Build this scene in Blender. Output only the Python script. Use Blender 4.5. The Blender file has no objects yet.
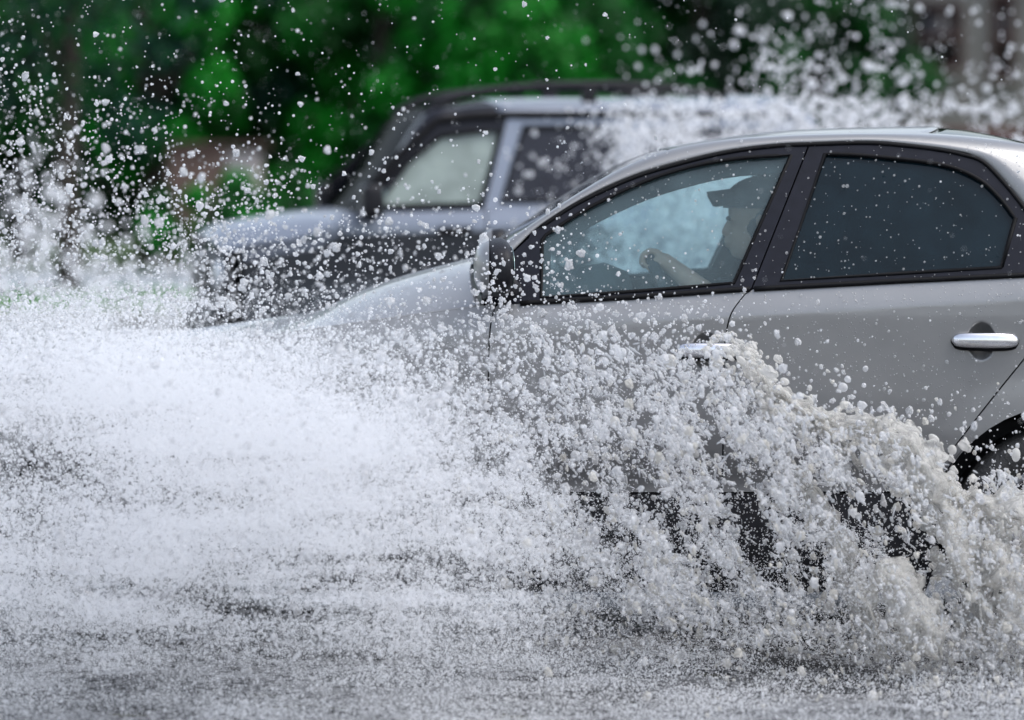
import bpy, bmesh, math, random
import numpy as np
from mathutils import Vector, Matrix
from mathutils.geometry import delaunay_2d_cdt
random.seed(7); rng = np.random.default_rng(7)
scene = bpy.context.scene; COL = scene.collection
R = math.radians
FPX, HC, HOR = 4615.0, 1.38, 160.0          # focal length in pixels, camera height, horizon row
PITCH = math.atan((360-HOR)/FPX)
FW = np.array((0, math.cos(PITCH), -math.sin(PITCH))); UP = np.array((0, math.sin(PITCH), math.cos(PITCH)))
def ray(px, py):
    return np.array((px-512.0, 0, 0)) + FW*FPX + UP*(360.0-py)
def at(px, py, Y):
    d = ray(px, py); p = d*(Y/d[1]); p[2] += HC
    return p

# ---------- object helpers ----------
def tag(o, label=None, cat=None, group=None, kind=None):
    if label: o['label'] = label
    if cat: o['category'] = cat
    if group: o['group'] = group
    if kind: o['kind'] = kind
    return o
def link(o, parent=None):
    COL.objects.link(o)
    if parent is not None: o.parent = parent
    return o
def empty(name, loc, rz=0.0):
    o = bpy.data.objects.new(name, None); o.location = loc; o.rotation_euler = (0, 0, rz)
    o.empty_display_size = 0.2
    return link(o)
def mesh_obj(name, verts, faces, mat, parent=None, smooth=True, loc=None):
    me = bpy.data.meshes.new(name)
    me.from_pydata([tuple(map(float, v)) for v in verts], [], [tuple(map(int, f)) for f in faces])
    me.validate()
    if mat: me.materials.append(mat)
    if smooth: me.polygons.foreach_set('use_smooth', [True]*len(me.polygons))
    me.update()
    o = bpy.data.objects.new(name, me)
    if loc is not None: o.location = loc
    return link(o, parent)
def bm_obj(name, bm, mat, parent=None, smooth=True, bevel=0, loc=None):
    me = bpy.data.meshes.new(name); bm.normal_update(); bm.to_mesh(me); bm.free()
    if mat: me.materials.append(mat)
    if smooth: me.polygons.foreach_set('use_smooth', [True]*len(me.polygons))
    o = bpy.data.objects.new(name, me)
    if loc is not None: o.location = loc
    if bevel:
        m = o.modifiers.new('bevel', 'BEVEL'); m.width = bevel; m.segments = 3; m.limit_method = 'ANGLE'; m.angle_limit = R(40)
        m.harden_normals = False
        sm = o.modifiers.new('edges', 'EDGE_SPLIT'); sm.split_angle = R(50)
    return link(o, parent)
def box(bm, c, s, rot=None):
    M = Matrix.Translation(c)
    if rot is not None: M = M @ rot
    M = M @ Matrix.Diagonal((s[0], s[1], s[2], 1))
    bmesh.ops.create_cube(bm, size=1.0, matrix=M)
def tube(bm, pts, r, n=8, closed=False, r2=None, up=Vector((0, 1, 0))):
    pts = [Vector(p) for p in pts]; N = len(pts); rings = []
    rr = r if hasattr(r, '__len__') else [r]*N
    for i, p in enumerate(pts):
        if closed: t = pts[(i+1) % N]-pts[i-1]
        else: t = pts[min(i+1, N-1)]-pts[max(i-1, 0)]
        t.normalize()
        a = up - t*up.dot(t)
        if a.length < 1e-4: a = Vector((1, 0, 0)) - t*t.x
        a.normalize(); b = t.cross(a)
        ring = []
        for k in range(n):
            th = 2*math.pi*k/n
            ring.append(bm.verts.new(p + a*(rr[i]*math.cos(th)) + b*((r2 or 1)*rr[i]*math.sin(th))))
        rings.append(ring)
    for i in range(N if closed else N-1):
        A, B = rings[i], rings[(i+1) % N]
        for k in range(n):
            bm.faces.new((A[k], A[(k+1) % n], B[(k+1) % n], B[k]))
    if not closed:
        bm.faces.new(rings[0][::-1]); bm.faces.new(rings[-1])
def lathe(bm, prof, n=48, axis='Y', c=(0, 0, 0)):
    """prof: list of (radius, along axis)."""
    rings = []
    for (r, a) in prof:
        ring = []
        for k in range(n):
            th = 2*math.pi*k/n
            u, v = r*math.cos(th), r*math.sin(th)
            p = {'Y': (u, a, v), 'Z': (u, v, a), 'X': (a, u, v)}[axis]
            ring.append(bm.verts.new((p[0]+c[0], p[1]+c[1], p[2]+c[2])))
        rings.append(ring)
    for i in range(len(rings)-1):
        for k in range(n):
            try: bm.faces.new((rings[i][k], rings[i+1][k], rings[i+1][(k+1) % n], rings[i][(k+1) % n]))
            except ValueError: pass
    return rings
def ellipsoid(bm, c, s, rot=None, sub=3):
    M = Matrix.Translation(c)
    if rot is not None: M = M @ rot
    M = M @ Matrix.Diagonal((s[0], s[1], s[2], 1))
    bmesh.ops.create_icosphere(bm, subdivisions=sub, radius=1.0, matrix=M)
def grid_obj(name, P, mat, parent=None, thick=0, smooth=True):
    """P: array rows x cols x 3"""
    P = np.asarray(P); nr, nc = P.shape[:2]
    f = [(i*nc+j, i*nc+j+1, (i+1)*nc+j+1, (i+1)*nc+j) for i in range(nr-1) for j in range(nc-1)]
    o = mesh_obj(name, P.reshape(-1, 3), f, mat, parent, smooth)
    if thick:
        m = o.modifiers.new('thickness', 'SOLIDIFY'); m.thickness = thick; m.offset = 0
    return o

# ---------- materials ----------
def new_mat(name):
    m = bpy.data.materials.new(name); m.use_nodes = True
    nt = m.node_tree; b = nt.nodes['Principled BSDF']
    return m, nt, b
def setp(b, **k):
    names = dict(col='Base Color', rough='Roughness', metal='Metallic', spec='Specular IOR Level', coat='Coat Weight',
                 coatr='Coat Roughness', trans='Transmission Weight', ior='IOR', sss='Subsurface Weight', sheen='Sheen Weight')
    for a, v in k.items():
        if a == 'col' and len(v) == 3: v = (*v, 1)
        b.inputs[names[a]].default_value = v
def simple(name, col, rough=.5, noise=0.0, nscale=20, bump=0.0, bscale=200, **k):
    m, nt, b = new_mat(name); setp(b, col=col, rough=rough, **k)
    if noise or bump:
        tc = nt.nodes.new('ShaderNodeTexCoord')
    if noise:
        n = nt.nodes.new('ShaderNodeTexNoise'); n.inputs['Scale'].default_value = nscale; n.inputs['Detail'].default_value = 5
        nt.links.new(tc.outputs['Object'], n.inputs['Vector'])
        r = nt.nodes.new('ShaderNodeValToRGB')
        r.color_ramp.elements[0].position = .3; r.color_ramp.elements[1].position = .7
        r.color_ramp.elements[0].color = (*[c*(1-noise) for c in col], 1)
        r.color_ramp.elements[1].color = (*[min(1, c*(1+noise)) for c in col], 1)
        nt.links.new(n.outputs['Fac'], r.inputs['Fac']); nt.links.new(r.outputs['Color'], b.inputs['Base Color'])
    if bump:
        n2 = nt.nodes.new('ShaderNodeTexNoise'); n2.inputs['Scale'].default_value = bscale; n2.inputs['Detail'].default_value = 3
        nt.links.new(tc.outputs['Object'], n2.inputs['Vector'])
        bp = nt.nodes.new('ShaderNodeBump'); bp.inputs['Strength'].default_value = bump; bp.inputs['Distance'].default_value = .01
        nt.links.new(n2.outputs['Fac'], bp.inputs['Height']); nt.links.new(bp.outputs['Normal'], b.inputs['Normal'])
    return m
def paint(name, col, beads=True):
    """metallic car paint wet with fine beads of water"""
    m, nt, b = new_mat(name); setp(b, col=col, rough=.40, metal=.6, coat=.5, coatr=.06)
    tc = nt.nodes.new('ShaderNodeTexCoord')
    n = nt.nodes.new('ShaderNodeTexNoise'); n.inputs['Scale'].default_value = 5; n.inputs['Detail'].default_value = 6
    nt.links.new(tc.outputs['Object'], n.inputs['Vector'])
    mx = nt.nodes.new('ShaderNodeMix'); mx.data_type = 'RGBA'
    mx.inputs['A'].default_value = (*[c*.86 for c in col], 1); mx.inputs['B'].default_value = (*[min(1, c*1.1) for c in col], 1)
    nt.links.new(n.outputs['Fac'], mx.inputs['Factor']); nt.links.new(mx.outputs['Result'], b.inputs['Base Color'])
    v = nt.nodes.new('ShaderNodeTexVoronoi'); v.inputs['Scale'].default_value = 130; v.inputs['Randomness'].default_value = 1
    nt.links.new(tc.outputs['Object'], v.inputs['Vector'])
    mr = nt.nodes.new('ShaderNodeMapRange'); mr.inputs['From Min'].default_value = .0; mr.inputs['From Max'].default_value = .28
    mr.inputs['To Min'].default_value = 1; mr.inputs['To Max'].default_value = 0
    nt.links.new(v.outputs['Distance'], mr.inputs['Value'])
    # only some cells carry a bead
    gt = nt.nodes.new('ShaderNodeMath'); gt.operation = 'GREATER_THAN'; gt.inputs[1].default_value = .72
    sep = nt.nodes.new('ShaderNodeSeparateColor'); nt.links.new(v.outputs['Color'], sep.inputs['Color'])
    nt.links.new(sep.outputs['Red'], gt.inputs[0])
    mu = nt.nodes.new('ShaderNodeMath'); mu.operation = 'MULTIPLY'
    nt.links.new(mr.outputs['Result'], mu.inputs[0]); nt.links.new(gt.outputs[0], mu.inputs[1])
    bp = nt.nodes.new('ShaderNodeBump'); bp.inputs['Strength'].default_value = .55; bp.inputs['Distance'].default_value = .0018
    nt.links.new(mu.outputs[0], bp.inputs['Height'])
    nt.links.new(bp.outputs['Normal'], b.inputs['Coat Normal']); nt.links.new(bp.outputs['Normal'], b.inputs['Normal'])
    return m
def glass(name, tint, haze, hazecol, rough=.03, spec=1.0):
    """thin window glass: tinted pass-through, sky reflection and a light film of rain and breath"""
    m, nt, b = new_mat(name); nt.nodes.remove(b)
    out = nt.nodes['Material Output']
    tr = nt.nodes.new('ShaderNodeBsdfTransparent'); tr.inputs['Color'].default_value = (*tint, 1)
    df = nt.nodes.new('ShaderNodeBsdfDiffuse'); df.inputs['Color'].default_value = (*hazecol, 1)
    gl = nt.nodes.new('ShaderNodeBsdfGlossy'); gl.inputs['Roughness'].default_value = rough; gl.inputs['Color'].default_value = (spec, spec, spec, 1)
    tc = nt.nodes.new('ShaderNodeTexCoord')
    n = nt.nodes.new('ShaderNodeTexNoise'); n.inputs['Scale'].default_value = 9; n.inputs['Detail'].default_value = 7
    nt.links.new(tc.outputs['Object'], n.inputs['Vector'])
    mr = nt.nodes.new('ShaderNodeMapRange'); mr.inputs['From Min'].default_value = .3; mr.inputs['From Max'].default_value = .7
    mr.inputs['To Min'].default_value = haze*.75; mr.inputs['To Max'].default_value = haze*1.25
    nt.links.new(n.outputs['Fac'], mr.inputs['Value'])
    m1 = nt.nodes.new('ShaderNodeMixShader'); nt.links.new(mr.outputs['Result'], m1.inputs['Fac'])
    nt.links.new(tr.outputs[0], m1.inputs[1]); nt.links.new(df.outputs[0], m1.inputs[2])
    fr = nt.nodes.new('ShaderNodeFresnel'); fr.inputs['IOR'].default_value = 1.42
    m2 = nt.nodes.new('ShaderNodeMixShader'); nt.links.new(fr.outputs[0], m2.inputs['Fac'])
    nt.links.new(m1.outputs[0], m2.inputs[1]); nt.links.new(gl.outputs[0], m2.inputs[2])
    nt.links.new(m2.outputs[0], out.inputs['Surface'])
    return m
def water_drop(name, col, clear=0.12, translucent=.35, glassy=0.0):
    m, nt, b = new_mat(name); out = nt.nodes['Material Output']
    setp(b, col=col, rough=.10, spec=.5, ior=1.33, trans=glassy)
    tl = nt.nodes.new('ShaderNodeBsdfTranslucent'); tl.inputs['Color'].default_value = (*col, 1)
    m1 = nt.nodes.new('ShaderNodeMixShader'); m1.inputs['Fac'].default_value = translucent
    nt.links.new(b.outputs[0], m1.inputs[1]); nt.links.new(tl.outputs[0], m1.inputs[2])
    tr = nt.nodes.new('ShaderNodeBsdfTransparent'); tr.inputs['Color'].default_value = (.96, .97, 1, 1)
    m2 = nt.nodes.new('ShaderNodeMixShader'); m2.inputs['Fac'].default_value = clear
    nt.links.new(m1.outputs[0], m2.inputs[1]); nt.links.new(tr.outputs[0], m2.inputs[2])
    nt.links.new(m2.outputs[0], out.inputs['Surface'])
    return m
EXPOSURE = 0.93
M = {}
M['silver'] = paint('wet_silver_paint', (.262, .262, .264))
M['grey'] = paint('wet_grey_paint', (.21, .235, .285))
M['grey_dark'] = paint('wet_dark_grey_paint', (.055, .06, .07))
M['trim'] = simple('satin_black_trim', (.009, .0095, .015), .32, noise=.2, nscale=30, spec=.22)
M['rubber'] = simple('black_rubber', (.004, .004, .005), .6, noise=.3, nscale=60, spec=.15)
M['plastic'] = simple('black_plastic', (.010, .010, .013), .45, noise=.3, nscale=40, bump=.2, bscale=400, spec=.25)
M['tyre'] = simple('tyre_rubber', (.012, .012, .012), .55, noise=.4, nscale=30, bump=.4, bscale=120)
M['chrome'] = simple('chrome', (.75, .75, .78), .12, metal=1.0, noise=.05, nscale=50)
M['alloy'] = simple('alloy', (.30, .30, .32), .6, metal=.5, noise=.15, nscale=30)
M['front_glass'] = glass('blue_green_glass', (.76, .93, .95), .10, (.42, .62, .68))
M['dark_glass'] = glass('dark_tinted_glass', (.08, .12, .15), .62, (.010, .022, .030), spec=.6)
M['suv_glass'] = glass('misted_glass', (.6, .72, .68), .55, (.42, .50, .46))
M['suv_screen'] = glass('dark_windscreen', (.35, .42, .38), .25, (.015, .02, .02), spec=.12)
M['suv_dark_glass'] = glass('privacy_glass', (.05, .05, .07), .5, (.03, .03, .045))
M['mirror'] = simple('mirror_glass', (.35, .45, .43), .08, metal=1.0)
M['fabric'] = simple('grey_seat_fabric', (.06, .065, .07), .9, noise=.3, nscale=60, bump=.3)
M['dash'] = simple('dashboard_plastic', (.035, .04, .045), .6, noise=.2, nscale=40, bump=.3, bscale=300)
M['headliner'] = simple('headliner', (.03, .035, .04), .95, noise=.1, nscale=80)
M['lamp'] = simple('lamp_lens', (.55, .57, .6), .08, noise=.3, nscale=40, coat=1.0)
M['red_lamp'] = simple('red_lens', (.35, .01, .01), .1, noise=.3, nscale=40, coat=1.0)
M['plate'] = simple('number_plate', (.75, .75, .75), .4, noise=.05)

class Body:
    """A car frame: local x runs to the rear, y outboard to the side that faces us, z up."""
    def __init__(s, O, fwd, S):
        s.O = np.array(O, float); s.r = -np.array((fwd[0], fwd[1], 0.0)); s.l = np.array((-fwd[1], fwd[0], 0.0)); s.S = S
    def w2l(s, p):
        d = np.asarray(p)-s.O
        return np.array((d@s.r, d@s.l, d[2]))
    def px(s, X, Y, yl=None, inset=0):
        """pixel -> local (x, z) on the near side surface (or on the plane y = yl)"""
        y = .8 if yl is None else yl
        for _ in range(6):
            d = ray(X, Y); o = np.array((0, 0, HC))
            t = (y - (o-s.O)@s.l)/(d@s.l); p = s.w2l(o+d*t)
            if yl is not None: break
            y = s.S(p[0], p[2])-inset
        return (p[0], p[2])
    def pxs(s, L, yl=None): return [s.px(a, b, yl) for a, b in L]

def resample(pts, step):
    out = []
    n = len(pts)
    for i in range(n):
        a = np.array(pts[i]); b = np.array(pts[(i+1) % n]); L = np.linalg.norm(b-a); k = max(1, int(L/step))
        for j in range(k): out.append(tuple(a+(b-a)*j/k))
    return out
def spline(pts, n=8):
    """Catmull-Rom through open points"""
    P = [np.array(p, float) for p in pts]; P = [2*P[0]-P[1]]+P+[2*P[-1]-P[-2]]; out = []
    for i in range(1, len(P)-2):
        for j in range(n):
            t = j/n
            out.append(tuple(.5*((2*P[i])+(-P[i-1]+P[i+1])*t+(2*P[i-1]-5*P[i]+4*P[i+1]-P[i+2])*t*t+(-P[i-1]+3*P[i]-3*P[i+1]+P[i+2])*t**3)))
    out.append(tuple(P[-2])); return out
def inside(poly, x, y):
    c = np.zeros(x.shape, bool); n = len(poly)
    for i in range(n):
        x1, y1 = poly[i]; x2, y2 = poly[i-1]
        if y1 == y2: continue
        c ^= ((y1 > y) != (y2 > y)) & (x < (x2-x1)*(y-y1)/(y2-y1)+x1)
    return c
def panel(name, body, outline, mat, parent, side=1, holes=(), step=.02, out=0.0, thick=.012, zrows=None, fine=None):
    """a skin panel: outline in (x, z) laid on the body's side surface"""
    loops = [resample(outline, step)]+[resample(h, step) for h in holes]
    pts, edges = [], []
    for lp in loops:
        b = len(pts); n = len(lp); pts += lp; edges += [(b+i, b+(i+1) % n) for i in range(n)]
    ol = np.array(outline); x0, z0 = ol.min(0); x1, z1 = ol.max(0)
    def addgrid(x0, x1, z0, z1, st, skip=None):
        xs = np.arange(x0+st*.37, x1, st); zs = np.arange(z0+st*.43, z1, st)
        if zrows is not None: zs = np.unique(np.concatenate([zs, [z for z in zrows if z0 < z < z1]]))
        X, Z = np.meshgrid(xs, zs); X = X.ravel(); Z = Z.ravel()
        k = inside(outline, X, Z)
        for h in holes: k &= ~inside(h, X, Z)
        allp = np.array([p for lp in loops for p in lp])
        for i in np.where(k)[0]:
            if np.min((allp[:, 0]-X[i])**2+(allp[:, 1]-Z[i])**2) < (st*.35)**2: continue
            if skip and skip[0] < X[i] < skip[1] and skip[2] < Z[i] < skip[3]: continue
            pts.append((X[i], Z[i]))
    addgrid(x0, x1, z0, z1, step, fine)
    if fine: addgrid(*fine, .004)
    r = delaunay_2d_cdt([Vector(p) for p in pts], edges, [], 2 if holes else 1, 1e-6)
    vs = [(v.x, side*(body.S(v.x, v.y)+out), v.y) for v in r[0]]
    fc = np.array([[sum(r[0][i].x for i in f)/len(f), sum(r[0][i].y for i in f)/len(f)] for f in r[2]])
    keep = inside(outline, fc[:, 0], fc[:, 1])
    for h in holes: keep &= ~inside(h, fc[:, 0], fc[:, 1])
    fs = [tuple(f) if side > 0 else tuple(f)[::-1] for f, k in zip(r[2], keep) if k]
    o = mesh_obj(name, vs, fs, mat, parent)
    me = o.data      # outward normals (for thin glass too), then thicken inwards
    if sum(p.normal.y for p in me.polygons)*side < 0: me.flip_normals()
    if thick:
        m = o.modifiers.new('thickness', 'SOLIDIFY'); m.thickness = thick; m.offset = -1
        e = o.modifiers.new('edges', 'EDGE_SPLIT'); e.split_angle = R(55)
    return o
def seal(name, body, pts, mat, parent, side=1, r=.005, out=0.0, closed=False):
    bm = bmesh.new()
    tube(bm, [(x, side*(body.S(x, z)+out), z) for x, z in pts], r, 8, closed)
    return bm_obj(name, bm, mat, parent)
def wheel(parent, c, rad, side, w=.205, rim=.205):
    """tyre with rim, spokes and hub; c is the wheel centre in car space"""
    bm = bmesh.new(); h = w/2
    prof = [(rim, -h*.8), (rim+.02, -h*.98), (rad-.05, -h*1.02), (rad-.015, -h*.9), (rad, -h*.6)]
    for k in range(7):
        a = -h*.6+k*(h*1.2/6); prof.append((rad-(.006 if k in (1, 3, 5) else 0), a))
    prof += [(rad, h*.6), (rad-.015, h*.9), (rad-.05, h*1.02), (rim+.02, h*.98), (rim, h*.8)]
    lathe(bm, prof, 72, 'Y')
    wobj = link(bpy.data.objects.new('wheel', None), parent); wobj.location = c
    bm_obj('tyre', bm, M['tyre'], wobj)
    bm = bmesh.new()
    lathe(bm, [(rim, -h*.8), (rim*.93, -h*.7), (rim*.93, h*.7), (rim*.97, h*.82), (rim+.004, h*.84), (rim, h*.7)], 60, 'Y')
    s = side
    for k in range(10):
        th = 2*math.pi*k/10; rot = Matrix.Rotation(th, 4, 'Y')
        box(bm, rot @ Vector((rim*.52, s*h*.62, 0)), (rim*.9, .02, .03), rot)
    lathe(bm, [(.001, s*h*.8), (.03, s*h*.78), (.05, s*h*.7), (.055, s*h*.5)], 24, 'Y')
    lathe(bm, [(.001, 0), (rim*.6, 0), (rim*.6, s*.01)], 40, 'Y')
    bm_obj('rim', bm, M['alloy'], wobj)
def loft_top(root, body, T, E, Cn, ws_end, rf_end, mats, nseg=6, ulip=.07):
    """pillars, windscreen, roof and rear window: stations from the cowl to the rear deck"""
    T3 = spline([(x, body.S(x, z)-.001, z) for x, z in T], nseg)
    E3 = spline([(x, body.S(x, z)-e, z) for (x, z), e in E], nseg)
    C3 = spline([(x, 0, z) for x, z in Cn], nseg)
    a, b = ws_end*nseg, rf_end*nseg
    n = len(T3); us = np.array([0, .01, .03, ulip, ulip+.001, .12, .2, .32, .48, .7, 1.0])
    def pt(i, u, s):
        e = np.array(E3[i]); c = np.array(C3[i]); f = 1-(1-u)**2.3
        p = np.array((e[0]+(c[0]-e[0])*f, e[1]*(1-u), e[2]+(c[2]-e[2])*f)); p[1] *= s
        return p
    def rail(i, v, s):
        t = np.array(T3[i]); e = np.array(E3[i]); p = t+(e-t)*v
        nrm = math.sin(math.pi*v)*.010
        p[1] += nrm; p[2] += nrm*.5; p[1] *= s
        return p
    V = np.linspace(0, 1, 6)
    for s in (1, -1):
        P = [[rail(i, v, s) for v in V]+[pt(i, u, s) for u in us[1:4]] for i in range(n)]
        k = mats.get('psplit', 0)*nseg
        for P_, mt in ((P[:k+1], mats.get('pillar')), (P[k:], mats['paint'])):
            if len(P_) < 2: continue
            o = grid_obj('side_pillar', P_, mt, root)
            m = o.modifiers.new('thickness', 'SOLIDIFY'); m.thickness = .004; m.offset = 0
    def centre(i0, i1, name, mat, drop=0.0):
        U = us[3:]
        P = [[pt(i, u, 1)-np.array((0, 0, drop)) for u in U]+[pt(i, u, -1)-np.array((0, 0, drop)) for u in U[::-1][1:]] for i in range(i0, i1+1)]
        return grid_obj(name, P, mat, root, thick=.004)
    centre(0, a, 'windscreen', mats['ws'], .003)
    centre(a, b, 'roof', mats['paint'])
    centre(b, n-1, 'rear_window', mats['rw'], .003)
    # headliner just under the roof
    P = [[pt(i, u, 1)*np.array((1, .97, 1))-np.array((0, 0, .03)) for u in us[3:]]+[pt(i, u, -1)*np.array((1, .97, 1))-np.array((0, 0, .03)) for u in us[3:][::-1][1:]] for i in range(a, b+1)]
    grid_obj('headliner', P, M['headliner'], root, thick=.01)
def seat(parent, x, y, w=.5, zc=.50):
    st = link(bpy.data.objects.new('front_seat', None), parent); st.location = (x, y, 0)
    bm = bmesh.new(); box(bm, (0, 0, zc-.06), (.50, w, .14), Matrix.Rotation(R(-6), 4, 'Y')); bm_obj('seat_cushion', bm, M['fabric'], st, bevel=.045)
    bm = bmesh.new(); box(bm, (.33, 0, zc+.24), (.13, w, .60), Matrix.Rotation(R(18), 4, 'Y')); bm_obj('backrest', bm, M['fabric'], st, bevel=.05)
    bm = bmesh.new(); box(bm, (.455, 0, zc+.62), (.09, .26, .17), Matrix.Rotation(R(14), 4, 'Y'))
    for s in (-.06, .06): tube(bm, [(.42, s, zc+.48), (.45, s, zc+.60)], .006)
    bm_obj('headrest', bm, M['fabric'], st, bevel=.03)
# ================= the near car: silver saloon =================
HW = .8875
def sed_belt(x):       # height of the window line
    return float(np.interp(x, [-1.94, -1.6, -1.09, -.6, -.15, .08, .67, 1.45, 1.8, 2.5], [.66, .74, .83, .90, .965, .985, 1.025, 1.072, 1.05, 1.0]))
def smooth(t): t = min(1, max(0, t)); return t*t*(3-2*t)
HANDLES = []
ARCH = [(-1.09, .315), (1.558, .315)]
def sed_S(x, z):
    w = HW - .085*smooth((-1.0-x)/.95)**1.3 - .10*smooth((x-1.7)/.86)**1.4
    b = sed_belt(x); d = b-z
    if d <= 0:
        w -= .030 + (-d)*.36 + .10*d*d
    elif d < .085:
        w -= .030*(1-d/.085)**1.2
    lo = float(np.interp(z, [.12, .20, .27, .34, .42, .46, .50, .55, .61, .70, .86, .94], [.115, .09, .078, .076, .084, .084, .066, .046, .030, .018, .006, 0]))
    w -= lo
    for ax, az in ARCH:    # flared wheel arch
        r = math.hypot(x-ax, z-az)
        if .3 < r < .47: w += .014*(1-abs(r-.372)/.1) if abs(r-.372) < .1 else 0
    for hx, hz in HANDLES:
        q = ((x-hx)/.039)**2+((z-hz)/.054)**2
        if q < 1: w -= .026*(1-q)**.8
    return w
sed = Body((0, 13.0+HW, 0), (-1, 0), sed_S)
HANDLES += [sed.px(981.5, 341), sed.px(706, 351)]
sedan = empty('silver_car', (0, 13.0+HW, 0), 0)
# local frame: x to the rear = +X, y outboard = -Y  ->  parent matrix mirrors y
def frame_for(root, body):
    """child frame whose axes are the car's own (x rear, y left, z up)"""
    ang = math.atan2(body.r[1], body.r[0]); root.location = body.O; root.rotation_euler = (0, 0, ang)
    root.scale = (1, -1, 1)
frame_for(sedan, sed)
tag(sedan, 'silver four-door car in front, driven left through deep water with spray up its side', 'car')
p = sed.pxs
DLO_T = [(541, 227), (563, 212), (588, 198), (635, 177), (682, 163), (729, 152), (776, 146), (809, 144.5), (867, 143), (908, 146), (940, 150), (964, 155), (983, 162), (1004, 183), (1024, 208), (1046, 240), (1064, 268)]
split_top, split_bot = (808, 144.6), (751, 287)
fl = p(spline([(528, 302), (529, 238), (541, 227), (563, 212), (588, 198), (635, 177), (682, 163), (729, 152), (776, 146), (808.3, 144.5)], 3))
fd_frame = fl+p([(751.0, 288.5), (700, 293.5), (620, 298.5), (560, 302)])
fglass = p([(541, 297.5), (542, 240)]+spline([(546, 235), (570, 219), (596, 204), (643, 182), (690, 167), (737, 158.5), (791, 155)], 4)+[(762, 220), (734, 283), (690, 287), (640, 291), (590, 294.5)])
rf_top = p(spline([(809.9, 144.7), (867, 143), (908, 146), (940, 150), (964, 155), (983, 162), (1004, 183), (1024, 208), (1046, 240), (1066, 272)], 4))
rd_frame = rf_top+p([(1024, 275), (900, 280), (820, 284), (752.6, 288.2)])
rglass = p(spline([(825, 154), (850, 154.5), (887, 157.5), (933, 163), (960, 170), (980, 180), (992, 190), (1004, 203), (1015, 218)], 3)+[(1001, 267.5), (900, 273.5), (781, 281)])
rq_hole = p([(1020, 224), (1034, 244), (1050, 267), (1006, 269)])
cut1 = [(751, 287), (742, 298), (731, 314), (726, 335), (724, 360), (723, 420), (723, 450), (722, 492)]          # front door / rear door
cut2 = [(1075, 268), (1062, 310), (1030, 352), (1024, 359), (990, 401), (962, 437), (935, 472), (922, 491)]
cut0 = [(497, 300), (490, 330), (488, 400), (488, 450), (489, 492)]
def shift(L, dx): return [(a+dx, b) for a, b in L]
G = .75
cut1L = spline(shift(cut1, -G), 4); cut1R = spline(shift(cut1, G), 4)
cut2L = spline(shift(cut2, -G), 4); cut2R = spline(shift(cut2, G+.4), 4)
cut0L = spline(shift(cut0, -G), 4); cut0R = spline(shift(cut0, G), 4)
belt_px = lambda a, b: [(X, np.interp(X, [440, 541, 635, 733, 781, 900, 1024, 1075], [309, 302.5, 297.5, 290.5, 288, 281.5, 275.5, 272.5])) for X in np.linspace(a, b, 24)]
front_door = p(belt_px(498, 749.5)+cut1L[3:])+p(cut0R[::-1])[:-1]
rear_door = p(belt_px(753, 1073)+cut2L[2:])+p(cut1R[::-1])[:-3]
arch_pts = lambda ax, az, r, a0, a1, n=26: [(ax+r*math.cos(a), az+r*math.sin(a)) for a in np.linspace(a0, a1, n)]
ARQ = .372
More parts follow.
